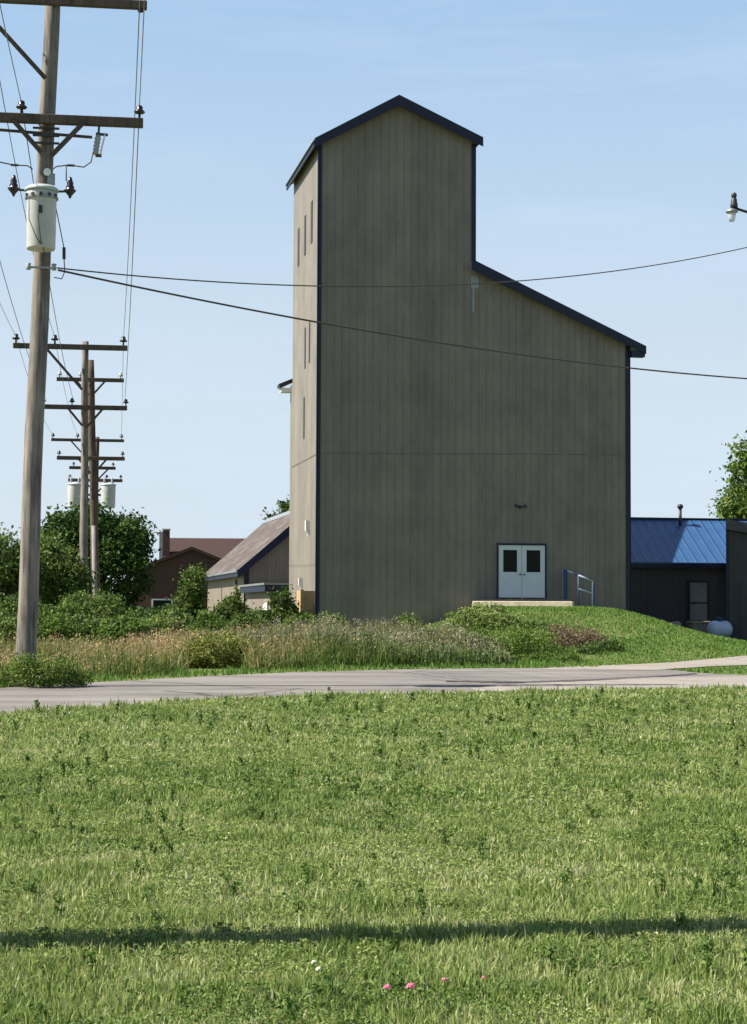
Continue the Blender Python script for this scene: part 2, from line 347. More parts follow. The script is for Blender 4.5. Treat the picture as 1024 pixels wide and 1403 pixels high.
M['leaf_red'] = leafmat('leaf_red', [(0.0, (0.06, 0.05, 0.03)), (0.5, (0.13, 0.10, 0.06)), (1.0, (0.30, 0.20, 0.145))], 0.25)

# ------------------------------------------------------------ foliage
def crown(n_clump, per, blobs, leaf, spread, tint_c=0.5, rng=RNG, squash=0.75):
    """leaf cards gathered into clumps spread over and through ellipsoid blobs: [(centre, radii), ...]"""
    vols = np.array([b[1][0]*b[1][1] + b[1][0]*b[1][2] for b in blobs]); pr = vols / vols.sum()
    idx = rng.choice(len(blobs), n_clump, p=pr)
    C = np.array([b[0] for b in blobs], float)[idx]; Rr = np.array([b[1] for b in blobs], float)[idx]
    d = rng.normal(size=(n_clump, 3)); d /= np.linalg.norm(d, axis=1)[:, None]
    rad = rng.uniform(0.35, 1.0, n_clump) ** 0.45 * (1 + rng.normal(0, .06, n_clump))
    P = C + d * Rr * rad[:, None]
    ct = np.clip(tint_c + rng.normal(0, 0.17, n_clump), 0, 1)
    k = np.repeat(np.arange(n_clump), per)
    sc = spread * rng.uniform(0.5, 1.3, n_clump)[k]
    off = rng.normal(size=(len(k), 3)) * sc[:, None] * np.array([1, 1, squash])
    pts = P[k] + off
    ti = np.clip(ct[k] + rng.normal(0, 0.16, len(k)), 0, 1)
    return leaves(pts, leaf, ti, rng)

def leaves(pts, leaf, ti, rng=RNG, upbias=0.5):
    n = len(pts)
    nrm = rng.normal(size=(n, 3)); nrm[:, 2] += upbias; nrm /= np.linalg.norm(nrm, axis=1)[:, None]
    a = rng.normal(size=(n, 3)); u = np.cross(nrm, a); u /= np.linalg.norm(u, axis=1)[:, None] + 1e-9
    v = np.cross(nrm, u)
    s = leaf * rng.uniform(0.55, 1.35, n)[:, None]
    droop = nrm * s * 0.18
    V = np.stack([pts - u*s*0.55, pts - v*s*0.32 + droop, pts + u*s*0.6, pts + v*s*0.32 + droop], 1).reshape(-1, 3)
    b = np.arange(n)[:, None] * 4
    T = np.concatenate([b + [0, 1, 2], b + [0, 2, 3]], 0)
    return V, T, np.repeat(ti, 4)

def blades(x, y, z, h, w, ti, lean=0.35, rng=RNG, tipt=0.12):
    n = len(x); a = rng.uniform(0, 2*math.pi, n); la = rng.uniform(0, 2*math.pi, n); lm = np.abs(rng.normal(0, lean, n)) * h
    wx, wy = np.cos(a)*w/2, np.sin(a)*w/2; lx, ly = np.cos(la)*lm, np.sin(la)*lm
    hz = np.sqrt(np.maximum(h*h - lm*lm*0.6, (0.35*h)**2))
    b1 = np.stack([x-wx, y-wy, z-0.01], 1); b2 = np.stack([x+wx, y+wy, z-0.01], 1)
    m1 = np.stack([x-wx*.8+lx*.3, y-wy*.8+ly*.3, z+hz*.55], 1); m2 = np.stack([x+wx*.8+lx*.3, y+wy*.8+ly*.3, z+hz*.55], 1)
    tp = np.stack([x+lx, y+ly, z+hz], 1)
    V = np.stack([b1, b2, m1, m2, tp], 1).reshape(-1, 3)
    b = np.arange(n)[:, None]*5
    T = np.concatenate([b+[0,1,3], b+[0,3,2], b+[2,3,4]], 0)
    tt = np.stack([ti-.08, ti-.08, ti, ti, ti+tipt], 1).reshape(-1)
    return V, T, np.clip(tt, 0, 1)

def join(parts):
    Vs, Ts, ts = [], [], []; o = 0
    for V, T, t in parts:
        Vs.append(V); Ts.append(T+o); ts.append(t); o += len(V)
    return np.concatenate(Vs), np.concatenate(Ts), np.concatenate(ts)

def fnoise(x, y, s, seed=0.0):
    return np.array([mnoise.noise(Vector((a*s, b*s, seed))) for a, b in zip(x, y)])
def gnoise(x, y, cell, seed):
    """cheap smooth value noise"""
    r = np.random.default_rng(seed); G = r.uniform(0, 1, (256, 256))
    X = x/cell + 100; Y = y/cell + 100; i = np.floor(X).astype(int); j = np.floor(Y).astype(int); fx = X-i; fy = Y-j
    fx = fx*fx*(3-2*fx); fy = fy*fy*(3-2*fy)
    g = lambda a, b: G[a % 256, b % 256]
    return (g(i,j)*(1-fx)+g(i+1,j)*fx)*(1-fy) + (g(i,j+1)*(1-fx)+g(i+1,j+1)*fx)*fy

def wood_limbs(mb, base, h, r, blobs, rng, n=7):
    base = Vector(base); top = base + Vector((rng.normal(0, .1)*h*.3, rng.normal(0, .1)*h*.3, h*0.75))
    pts = [base, base.lerp(top, .35) + Vector((rng.normal(0,.04)*h, 0, 0)), base.lerp(top, .7), top]
    mb.tube(pts, [r, r*.8, r*.55, r*.25], 8)
    for i in range(n):
        b = blobs[i % len(blobs)]; c = Vector(b[0]); rr = b[1]
        s = base.lerp(top, rng.uniform(.3, .8)); e = c + Vector((rng.normal()*rr[0]*.5, rng.normal()*rr[1]*.5, rng.uniform(-.1, .6)*rr[2]))
        mb.tube([s, s.lerp(e, .5) + Vector((0, 0, .08*h)), e], [r*.45, r*.3, r*.08], 6)
        for _ in range(2):
            e2 = e + Vector((rng.normal()*rr[0]*.5, rng.normal()*rr[1]*.5, rng.normal()*rr[2]*.4)); mb.tube([s.lerp(e, .6), e2], [r*.2, r*.05], 5)

def plant(name, label, cat, base, blobs, mat, n_clump, per, leaf, spread, group=None, trunk_h=None, trunk_r=0.15, tint=0.5, seed=1, trunk_name='trunk', leaf_name='crown'):
    """blobs are relative to base; a crown of leaves over real limbs"""
    rng = np.random.default_rng(seed)
    e = empty(name, base, label=label, cat=cat, group=group)
    V, T, t = crown(n_clump, per, blobs, leaf, spread, tint, rng)
    keep = None
    V[:, 2] = np.maximum(V[:, 2], -0.02)
    np_mesh(leaf_name, V, T, t, mat, e)
    mb = MB(); zmax = max(b[0][2] for b in blobs)
    wood_limbs(mb, (0, 0, -0.15), trunk_h or zmax*1.05, trunk_r, blobs, rng)
    mb.build(trunk_name, M['bark'], e, smooth=True)
    return e

# ------------------------------------------------------------ ground
def edge_fn(pts):
    xs = [p[0] for p in pts]; ys = [p[1] for p in pts]
    return lambda x: np.interp(x, xs, ys)
def g(px, py): p = at(px, py, 10); t = HC / (HC - p.z) * 1.0; return (p.x * t, 10 * t)
near_pts = [g(0, 981), g(110, 973), g(250, 963), g(400, 956), g(600, 952), g(800, 948), g(1023, 944)]
far_pts = [g(0, 944), g(110, 937), g(250, 929), g(400, 922), g(550, 918), g(700, 916), g(870, 915), g(912, 918), g(960, 923), g(1023, 926)]
def ext(pts, xl, xr):
    a, b = pts[0], pts[1]; c, d = pts[-2], pts[-1]
    return [(xl, a[1] + (xl-a[0])*(b[1]-a[1])/(b[0]-a[0]))] + pts + [(xr, d[1] + (xr-d[0])*(d[1]-c[1])/(d[0]-c[0]))]
near_e = ext(near_pts, -26, 40); far_e = ext(far_pts, -26, 40)
near_f = edge_fn(near_e); far_f = edge_fn(far_e)

# ground sheet with rings getting coarser to the horizon
def ground():
    xs = np.concatenate([[-2500, -1200, -600, -300, -150, -80, -50], np.arange(-36, 36.1, 1.0), [50, 80, 150, 300, 600, 1200, 2500]])
    ys = np.concatenate([[-300, -100, -40, -15, -5], np.arange(0, 96, 1.0), [100, 110, 125, 150, 200, 300, 500, 900, 1500, 2800]])
    X, Y = np.meshgrid(xs, ys); Z = terrain(X, Y)
    V = np.stack([X, Y, Z], 2).reshape(-1, 3); nx, ny = len(xs), len(ys)
    i = np.arange((nx)*(ny)).reshape(ny, nx)
    a, b, c, d = i[:-1,:-1].ravel(), i[:-1,1:].ravel(), i[1:,1:].ravel(), i[1:,:-1].ravel()
    T = np.concatenate([np.stack([a,b,c],1), np.stack([a,c,d],1)])
    o = np_mesh('ground', V, T, np.zeros(len(V)), M['lawn_soil']); o['kind'] = 'structure'
    for p in o.data.polygons: p.use_smooth = True
ground()

def strip(name, lo, hi, x0, x1, z, mat, n=120, jag=0.0, th=0.0):
    xs = np.linspace(x0, x1, n); r = np.random.default_rng(5)
    j1 = r.normal(0, jag, n); j2 = r.normal(0, jag, n)
    mb = MB(); vs = []
    for k, x in enumerate(xs): vs += [(x, lo(x)+j1[k], z), (x, hi(x)+j2[k], z)]
    mb.add(vs, [(2*k, 2*k+2, 2*k+3, 2*k+1) for k in range(n-1)])
    o = mb.build(name, mat); o['kind'] = 'structure'; return o
def road_mat(name, cols, cracks=True):
    m, nt, b = nodes(name)
    c = coords(nt, (0.25, 1.0, 1)); n1 = N(nt, 'ShaderNodeTexNoise', Scale=0.9, Detail=6.0, Roughness=0.65); nt.links.new(c, n1.inputs['Vector'])
    c2 = coords(nt); n2 = N(nt, 'ShaderNodeTexNoise', Scale=45.0, Detail=4.0, Roughness=0.8); nt.links.new(c2, n2.inputs['Vector'])
    s = N(nt, 'ShaderNodeMath', operation='MULTIPLY_ADD'); nt.links.new(n2.outputs['Fac'], s.inputs[0]); s.inputs[1].default_value = 0.35
    q = N(nt, 'ShaderNodeMath', operation='MULTIPLY'); nt.links.new(n1.outputs['Fac'], q.inputs[0]); q.inputs[1].default_value = 0.65; nt.links.new(q.outputs[0], s.inputs[2])
    k = len(cols); r = ramp(nt, s.outputs[0], [(0.38 + 0.24*i/(k-1), cc) for i, cc in enumerate(cols)])
    last = r.outputs[0]
    if cracks:
        vo = N(nt, 'ShaderNodeTexVoronoi', feature='DISTANCE_TO_EDGE', Scale=0.22); nn = N(nt, 'ShaderNodeTexNoise', Scale=1.2, Detail=4.0)
        nt.links.new(c2, nn.inputs['Vector']); mv = N(nt, 'ShaderNodeMixRGB', Fac=0.25); nt.links.new(c2, mv.inputs['Color1']); nt.links.new(nn.outputs['Color'], mv.inputs['Color2']); nt.links.new(mv.outputs[0], vo.inputs['Vector'])
        cr2 = ramp(nt, vo.outputs['Distance'], [(0.0, (0.35,0.35,0.35)), (0.010, (1,1,1))])
        mm = N(nt, 'ShaderNodeMixRGB', blend_type='MULTIPLY', Fac=1.0); nt.links.new(last, mm.inputs['Color1']); nt.links.new(cr2.outputs[0], mm.inputs['Color2']); last = mm.outputs[0]
    nt.links.new(last, b.inputs['Base Color']); b.inputs['Roughness'].default_value = 0.9; b.inputs['Specular IOR Level'].default_value = 0.2
    bp = N(nt, 'ShaderNodeBump', Strength=0.3, Distance=0.01); nt.links.new(n2.outputs['Fac'], bp.inputs['Height']); nt.links.new(bp.outputs[0], b.inputs['Normal'])
    return m
M['asphalt'] = road_mat('worn_asphalt', [(0.115, 0.107, 0.101), (0.185, 0.172, 0.160), (0.26, 0.244, 0.228)])
M['apron'] = road_mat('concrete_apron', [(0.22, 0.20, 0.175), (0.28, 0.255, 0.225), (0.34, 0.315, 0.28)])
M['tar'] = plain('tar_patch', (0.08, 0.072, 0.07), 0.85, var=0.3, scale=4)
strip('road', near_f, far_f, -26, 40, 0.012, M['asphalt'], 420, 0.09)
# paler concrete apron on the near side at right, and the lane branching off behind
ap_lo = edge_fn([g(640, 949), g(800, 947), g(1023, 944), (40, near_f(40)+.1)]); ap_hi = edge_fn([g(640, 945), g(730, 936), g(860, 930), g(1023, 926.5), (40, near_f(40)+5)])
strip('concrete_apron', lambda x: ap_lo(x)+.1, ap_hi, g(650, 947)[0], 38, 0.018, M['apron'], 120, 0.03)
mb = MB()
A, B, C_, D = g(850, 916), g(1023, 912.5), (40, 52), (40, 62)
lane = [g(740, 918.5), g(900, 919), g(925, 917), g(980, 913.5), g(1040, 911.5), (24, 44), (40, 47), (40, 60), (24, 54), g(1040, 900.5), g(980, 904.5), g(920, 908.5), g(860, 911.5), g(760, 915)]
mb.add([(p[0], p[1], tz(*p) + 0.018) for p in lane], [tuple(range(len(lane)))])
o = mb.build('branch_lane', M['apron']); o['kind'] = 'structure'
# dark strip running along the road
t_lo = edge_fn([g(600, 935), g(720, 937), g(800, 934.5), g(900, 929), g(960, 924)]); t_hi = edge_fn([g(600, 934), g(720, 935), g(800, 932.5), g(900, 927.3), g(960, 923)])
strip('tar_patch', t_lo, t_hi, g(610, 934)[0], g(955, 924)[0], 0.024, M['tar'], 90, 0.05)

# ------------------------------------------------------------ lawn
def in_view(x, y, m=1.15, pad=0.7): return np.abs(x) < 0.205*y*m + pad
def scatter(n, x0, x1, y0, y1, rng=RNG):
    return rng.uniform(x0, x1, n), rng.uniform(y0, y1, n)
parts = []
for y0, y1, dens, hh, ww in ((4.9, 7.6, 6500, .040, .0065), (7.6, 11, 4200, .040, .008), (11, 16, 2100, .044, .011), (16, 23, 1100, .050, .016), (23, 33, 560, .058, .022)):
    hw = 0.205*y1*1.15 + 0.7; n = int(dens*(y1-y0)*2*hw)
    x, y = scatter(n, -hw, hw, y0, y1); k = in_view(x, y) & (y < near_f(x) - 0.05)
    x, y = x[k], y[k]; n = len(x)
    a = gnoise(x, y, 0.9, 1); b = gnoise(x, y, 0.12, 2); c = gnoise(x, y, 3.2, 3); bb = gnoise(x, y, 0.35, 4); b = .6*b+.4*bb
    h = hh*(0.15 + 1.5*b + 0.30*a)*RNG.uniform(0.6, 1.3, n)
    # ragged taller fringe along the road edge
    fr_ = nsstep(1.6, 0.0, near_f(x) - y); h *= 1 + 0.9*fr_*b
    ti = 0.56 + 0.18*(a-.5) - 0.45*(bb-.5) + 0.16*(c-.5) + RNG.normal(0, 0.20, n)
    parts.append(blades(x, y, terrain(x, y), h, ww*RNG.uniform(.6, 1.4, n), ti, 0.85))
# broad clover and plantain leaves low in the lawn
for y0, y1, cnt, sz in ((4.9, 8, 90000, .0135), (8, 12, 90000, .017), (12, 19, 90000, .027), (19, 30, 70000, .042)):
    hw = 0.205*y1*1.15+.7; x, y = scatter(cnt, -hw, hw, y0, y1); gn = gnoise(x, y, .45, 9); g2 = gnoise(x, y, .13, 10)
    k = in_view(x, y) & (gn*.6+g2*.4 > .44) & (y < near_f(x)-.1); x, y, gn, g2 = x[k], y[k], gn[k], g2[k]; n = len(x)
    dark = gnoise(x, y, .8, 12) > .60
    parts.append(leaves(np.stack([x, y, .012+.040*g2*RNG.uniform(.2, 1, n)], 1), sz, np.clip(np.where(dark, .24, .52)+RNG.normal(0, .17, n), 0, 1), upbias=1.2))
# scattered taller weed stalks with side leaves
for i in range(230):
    Y = 5.6 + 20*random.random()**1.1; X = random.uniform(-1, 1)*(0.205*Y + .3)
    if i < 6: X, Y = [g(578, 1262), g(948, 1235), g(590, 1100), g(655, 1165), g(205, 1105), g(790, 1030)][i]
    if Y > near_f(X) - .3: continue
    hs = random.uniform(.05, .13)*(1+.03*(Y-5))*(1.25 if i < 2 else 1)
    n = 44; t = RNG.uniform(0, 1, n); px = X + RNG.normal(0, .012, n) ; py = Y + RNG.normal(0, .012, n)
    parts.append(leaves(np.stack([px + .03*t*math.sin(i), py, t*hs], 1), .013+.0009*Y, np.clip(RNG.normal(.22, .12, n), 0, 1)))
    xs_ = np.full(3, X) + RNG.normal(0, .01, 3); parts.append(blades(xs_, np.full(3, Y), np.zeros(3), np.full(3, hs), np.full(3, .006), np.full(3, .15), .15))
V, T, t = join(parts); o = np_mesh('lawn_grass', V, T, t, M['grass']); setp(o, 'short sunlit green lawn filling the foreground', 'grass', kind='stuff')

# ------------------------------------------------------------ grain elevator
PHI = math.atan2(0.187, 0.98); U = Vector((math.cos(PHI), math.sin(PHI), 0)); W = Vector((-math.sin(PHI), math.cos(PHI), 0))
O = at(434, 855, 69.4); O.z = 0.0
def u_at(px, w):
    """local u of the vertical line seen at photo column px on the plane at local depth w"""
    k = (px - CX)/F
    return (k*(O.y + W.y*w) - O.x - W.x*w) / (U.x - k*U.y)
def z_at(py, u, w):
    p = O + U*u + W*w; return HC + (HZ - py)/F*p.y
def loc(u, w, z=0): return O + U*u + W*w + Vector((0, 0, z))
el = empty('grain_elevator', O, PHI, label='tall taupe metal grain elevator with navy trim, stepped roof and white double doors', cat='grain elevator')
DW = u_at(863, 0); TW = u_at(650, 0); DEP = 6.8
UA = u_at(542.5, 0); EZ = 19.20; RZ = 20.93; ER = 19.56; LZ0 = 14.52; LZ1 = 11.72
MB().prism([(0, -.6), (DW, -.6), (DW, LZ1), (TW, LZ0), (TW, ER), (UA, RZ), (0, EZ)], 0, DEP).build('wall', M['siding'], el)
# gable roof on the tower and the long shed roof
def slab(mb, p0, p1, th, y0, y1):
    (x0, z0), (x1, z1) = p0, p1; d = Vector((x1-x0, z1-z0)).normalized(); n = Vector((-d.y, d.x))*th
    if n.y < 0: n = -n
    mb.prism([(x0, z0), (x1, z1), (x1+n.x, z1+n.y), (x0+n.x, z0+n.y)], y0, y1)
OV = 0.22; sl = (RZ-EZ)/UA; s2 = (LZ0-LZ1)/(DW-TW)
sr = (RZ-ER)/(TW-UA); ZR = ER-OV*sr; XR = TW+OV
mb = MB(); mb.prism([(-OV, EZ-OV*sl+.02), (UA, RZ+.02), (XR, ZR+.02), (XR, ZR+.14), (UA, RZ+.16), (-OV, EZ-OV*sl+.14)], -.35, DEP+.35)
mb.build('roof', M['navy_roof'], el)
mb = MB(); mb.prism([(-OV-.03, EZ-OV*sl-.18), (UA, RZ-.22), (XR+.03, ZR-.18), (XR+.03, ZR+.18), (UA, RZ+.20), (-OV-.03, EZ-OV*sl+.18)], -.40, -.353)
mb.box(-OV-.05, -OV-.003, -.352, DEP+.35, EZ-OV*sl-.14, EZ-OV*sl+.12)
mb.build('fascia', M['navy'], el)
mb = MB(); mb.tube([(-OV-.085, -.38, EZ-OV*sl+.06), (-OV-.085, DEP+.30, EZ-OV*sl+.06)], .03, 8); mb.build('gutter', M['galv'], el, smooth=True)
oz = u_at(881.5, 0)-DW
mb = MB(); mb.prism([(TW+.003, LZ0+.02), (DW+oz, LZ1-oz*s2+.02), (DW+oz, LZ1-oz*s2+.15), (TW+.003, LZ0+.15)], -.35, DEP+.35); mb.build('shed_roof', M['navy_roof'], el)
mb = MB(); mb.prism([(TW-.18, LZ0-.10), (DW+oz+.03, LZ1-oz*s2-.13), (DW+oz+.03, LZ1-oz*s2+.19), (TW+.08, LZ0+.2), (TW-.18, LZ0+.33)], -.40, -.353)
mb.box(DW+.003, DW+oz-.003, -.352, -.02, LZ1-oz*s2-.24, LZ1-oz*s2+.015)
mb.build('shed_fascia', M['navy'], el)
mb = MB()
mb.box(-.05, .10, -.045, -.002, -.5, EZ-.1); mb.box(-.05, -.002, -.045, .12, -.5, EZ-.2)
mb.build('corner_trim', M['navy'], el); mb = MB()
mb.box(DW-.14, DW+.05, -.045, -.002, -.5, LZ1-.02); mb.box(DW+.002, DW+.05, -.045, .15, -.5, LZ1-.3)
mb.build('corner_trim', M['navy'], el); mb = MB()
mb.box(TW-.12, TW+.05, -.045, -.002, LZ0+.3, ER-.1); mb.box(TW+.002, TW+.05, -.045, .15, LZ0+.35, ER-.2)
mb.build('corner_trim', M['navy'], el)
u0 = u_at(645, 0); mb = MB().box(u0, u0+.32, -.02, -.002, LZ0-.75, LZ0-.25); mb.box(u0+.06, u0+.14, -.018, -.002, LZ0-1.7, LZ0-.75); mb.build('flashing_patch', M['galv'], el)
# horizontal lap of the siding
mb = MB().prism([(.16, 7.18), (DW-.15, 7.36), (DW-.15, 7.40), (.16, 7.22)], -.010, -.002); mb.box(-.016, -.002, .13, DEP-.02, 7.16, 7.22); mb.build('siding_lap', plain('lap_joint', (.155, .142, .125), .8, var=.45, scale=1.5), el)
# slot windows on the sunlit side
def w_at(px):
    k = (px - CX)/F; return (O.x - k*O.y)/(k*W.y - W.x)
for px, ya, yb in ((425, 272, 328), (416, 292, 345), (407, 310, 360), (423, 440, 495), (417, 448, 503), (416, 545, 600)):
    w = w_at(px); p = O + W*w; za = HC+(HZ-yb)/F*p.y; zb = HC+(HZ-ya)/F*p.y; hw = .17 if yb < 400 else .10
    f = MB().box(-.02, -.003, w-hw-.03, w+hw+.03, za-.03, zb+.03).build('window', M['bark'], el)
    MB().box(-.025, -.021, w-hw, w+hw, za, zb).build('louvre', M['dark_metal'], f)
for px, py, s in ((424, 720, .2), (415, 797, .14)):
    w = w_at(px); p = O + W*w; z = HC+(HZ-py)/F*p.y
    mb = MB().box(-.16, -.003, w-s/2, w+s/2, z-s*1.1, z+s*.9); mb.tube([(-.05, w, z-s), (-.05, w, z-s*2.2)], .02, 6); mb.build('junction_box', M['white'], el)
# plywood cover box at the corner
mb = MB().box(-.52, -.02, .25, .31, -.5, z_at(810, 0, .3)); mb.build('box_panel', M['plywood'], el)
mb = MB().box(-.57, -.525, .2, 1.35, -.5, z_at(810, 0, .3)+.02); mb.box(-.60, -.48, .14, .245, -.5, z_at(810, 0, .3)+.05); mb.build('box_side', M['plywood'], el)
# double doors
da, db = u_at(683, 0), u_at(747, 0); dz0, dz1 = z_at(820, da, 0), z_at(746, da, 0)
mb = MB(); mb.box(da-.055, da, -.07, -.002, dz0, dz1+.07); mb.box(db, db+.055, -.07, -.002, dz0, dz1+.07); mb.box(da, db, -.07, -.002, dz1, dz1+.07)
mb.build('door_frame', M['navy'], el)
dm = (da+db)/2
for a, b, s in ((da+.012, dm-.008, 1), (dm+.008, db-.012, -1)):
    wx0, wx1 = a+.18, b-.18; wz0, wz1 = dz0+(dz1-dz0)*.50, dz1-.19
    mb = MB(); mb.box(a, wx0, -.05, -.003, dz0+.02, dz1-.01); mb.box(wx1, b, -.05, -.003, dz0+.02, dz1-.01)
    mb.box(wx0, wx1, -.05, -.003, dz0+.02, wz0); mb.box(wx0, wx1, -.05, -.003, wz1, dz1-.01)
    d = mb.build('door', M['door_white'], el)
    MB().box(wx0, wx1, -.028, -.010, wz0, wz1).build('pane', M['glass'], d)
    hx = b-.07 if s == 1 else a+.07
    MB().lathe([(.018, 0), (.018, .03), (.032, .04), (.032, .07), (.0, .075)], n=10).xform(Matrix.Translation((hx, -.05, dz0+.95)) @ Matrix.Rotation(R(90), 4, 'X')).build('handle', M['dark_metal'], d, smooth=True)
    MB().box(a+.02, b-.02, -.058, -.0505, dz0+.02, dz0+.06).build('sweep', M['dark_metal'], d)
# platform in front of the doors, skewed a little so its edge takes the sun
pm = empty('door_platform', loc(u_at(722, -1.1), -.9, 0), PHI - R(20), label='low pale concrete platform at the white double doors', cat='platform')
pz = dz0-.02
MB().box(-1.95, 1.85, -.75, .35, pz-.9, pz-.07).build('slab', M['concrete'], pm, bevel=.015)
MB().box(-1.88, 1.80, -.70, .30, pz-.067, pz).build('deck', M['dark_metal'], pm)
# railing beside the platform, its rail falling to the right
rl = empty('stair_railing', loc(u_at(793, -.9), -.9, 0), PHI, label='blue metal stair railing falling to the right of the door platform', cat='railing')
def RP(px, py, w=-.9):
    u = u_at(px, w) - u_at(793, -.9); p = loc(u_at(px, w), w); return Vector((u, w+.9, HC+(HZ-py)/F*p.y))
MB().box(RP(775, 800).x, RP(781.5, 800).x, .3, .34, RP(778, 823).z-.3, RP(778, 779).z).build('side_panel', M['rail_blue'], rl)
mb = MB(); mb.tube([RP(778, 781, -.6), RP(793, 787)], .02, 8); mb.build('top_link', M['rail_blue'], rl, smooth=True)
mb = MB(); mb.tube([RP(793, 835), RP(793, 786)], .028, 8); mb.build('post', M['rail_blue'], rl, smooth=True)
mb = MB(); mb.tube([RP(812, 840), RP(812, 795)], .032, 8); mb.build('post', M['rail_pale'], rl, smooth=True)
mb = MB(); mb.box(RP(813.5, 800).x, RP(815, 800).x, .0, .05, RP(814, 830).z, RP(814, 796).z); mb.build('post', M['rail_blue'], rl)
mb = MB(); mb.tube([RP(793, 787), RP(812, 795)], .036, 8); mb.build('handrail', M['rail_pale'], rl, smooth=True)
mb = MB(); mb.tube([RP(793, 805), RP(812, 812)], .030, 8); mb.build('mid_rail', M['rail_pale'], rl, smooth=True)
# twin floodlight over the doors
fu = u_at(713, 0); fz = z_at(694, fu, 0)
fl_ = empty('wall_floodlight', loc(fu, 0, fz), PHI, label='small dark twin floodlight on the wall above the white doors', cat='floodlight')
MB().lathe([(.0, 0), (.07, .001), (.07, .04), (.03, .06), (.0, .062)], n=12).xform(Matrix.Translation((0, -.003, 0)) @ Matrix.Rotation(R(90), 4, 'X')).build('mount', M['dark_metal'], fl_, smooth=True)
for s in (-1, 1):
    mb = MB().tube([(0, -.05, 0), (s*.10, -.1, .01)], .014, 6)
    mb.lathe([(.0, 0), (.035, .005), (.045, .06), (.065, .13), (.06, .135), (.0, .125)], n=12)
    n0 = len(mb.v) - 72
    Mx = Matrix.Translation((s*.10, -.1, .01)) @ Matrix.Rotation(s*R(70), 4, 'Y') @ Matrix.Rotation(R(25), 4, 'X')
    mb.v[n0:] = [tuple(Mx @ Vector(v)) for v in mb.v[n0:]]
    mb.build('lamp_head', M['dark_metal'], fl_, smooth=True)
# narrow annex on the rear corner with its hood, and the unseen added shadow block behind the tower
za = z_at(527, 0, DEP+.3)
MB().box(.0, 3.0, DEP+.003, DEP+.62, -.5, za).build('rear_annex_wall', M['siding'], el)
mb = MB().prism([(-.50, za-.12), (.6, za+.38), (.6, za+.52), (-.52, za+.05)], DEP+.36, DEP+.95); mb.build('rear_annex_roof', M['navy_roof'], el)
mb = MB().box(-.42, -.003, DEP+.38, DEP+.9, za-.28, za-.10); mb.build('soffit', M['white'], el)
MB().box(.05, .2, DEP+.625, DEP+.75, z_at(745, 0, DEP), z_at(736, 0, DEP)).build('junction_box', M['white'], el)

# ------------------------------------------------------------ blue roofed lean-to
WL = 8.6; la, lb = u_at(842, WL), u_at(1075, WL)
zE, zR = z_at(772, 17, WL-.3), z_at(712, 18, WL+3.1)
lt = empty('blue_roofed_annex', loc(la, WL, 0), PHI, label='low dark annex with bright blue ribbed metal roof right of the tall elevator', cat='building')
LW = lb-la; kz = (zR-zE)/3.4
MB().prism_x([(0, -.6), (5.9, -.6), (5.9, zE), (3.1, zR-.06), (0, zE+.13)], 0, LW).build('wall', M['siding_dark'], lt)
mb = MB().prism_x([(-.3, zE), (3.1, zR), (6.3, zE), (6.3, zE+.1), (3.1, zR+.1), (-.3, zE+.1)], -.1, LW+.02); mb.build('roof', M['blue_roof'], lt)
MB().box(-.1, LW, -.36, -.304, zE-.14, zE+.05).build('fascia', M['navy'], lt)
MB().box(-.1, LW, 3.0, 3.2, zR+.102, zR+.15).build('ridge_cap', M['navy'], lt)
wa, wb = u_at(945, WL)-la, u_at(969, WL)-la; wz0, wz1 = z_at(848, 17, WL), z_at(796, 17, WL)
f = MB(); f.box(wa-.08, wa, -.06, -.002, wz0-.06, wz1+.08); f.box(wb, wb+.08, -.06, -.002, wz0-.06, wz1+.08); f.box(wa, wb, -.06, -.002, wz1, wz1+.08); f.box(wa, wb, -.06, -.002, wz0-.06, wz0)
zm = wz0+(wz1-wz0)*.46; f.box(wa, wb, -.05, -.002, zm-.03, zm+.03)
f = f.build('door', M['navy'], lt); MB().box(wa, wb, -.03, -.004, zm+.032, wz1-.002).build('pane', M['dull_glass'], f); MB().box(wa, wb, -.03, -.004, wz0+.002, zm-.032).build('panel', M['dull_glass'], f)
sp_ = u_at(935, WL+2.4)-la
mb = MB().tube([(sp_, 2.6, zR-.4), (sp_, 2.6, z_at(694, 18, WL+2.4))], .07, 10); mb.lathe([(.07, 0), (.13, .02), (.14, .12), (.1, .2), (.0, .22)], (sp_, 2.6, z_at(694, 18, WL+2.4)-.02), 12)
mb.build('vent_pipe', M['dark_metal'], lt, smooth=True)
# unseen gabled block added to cast shade: its right gable edge throws the slanting shadow edge over the blue roof
T_ = math.tan(SUN_EL); UG = 11.3
sw = HY*U.x - HX*U.y                                     # depth drift of the light per metre along u (about -0.036)
b1u, b1w, b1z = u_at(922, WL-.3), WL-.3, zE+.1; b2u, b2w, b2z = u_at(945, WL+3.1), WL+3.1, zR+.1
H1, H2 = b1z+T_*(b1u-UG), b2z+T_*(b2u-UG); w1, w2 = b1w-sw*(b1u-UG), b2w-sw*(b2u-UG)
ks = (H2-H1)/(w2-w1); wr = w2+.5; hr = H2+ks*.5; wf = DEP+.02; hf = H1+ks*(wf-w1)
MB().prism_x([(wf, -.5), (2*wr-wf, -.5), (2*wr-wf, hf-.1), (wr, hr-.12), (wf, hf-.12)], 2.2, UG-.15).build('rear_wing_wall', M['siding'], el)
MB().prism_x([(wf, hf-.1), (wr, hr-.1), (2*wr-wf, hf-.1), (2*wr-wf, hf), (wr, hr), (wf, hf)], 2.0, UG).build('rear_wing_roof', M['navy_roof'], el)

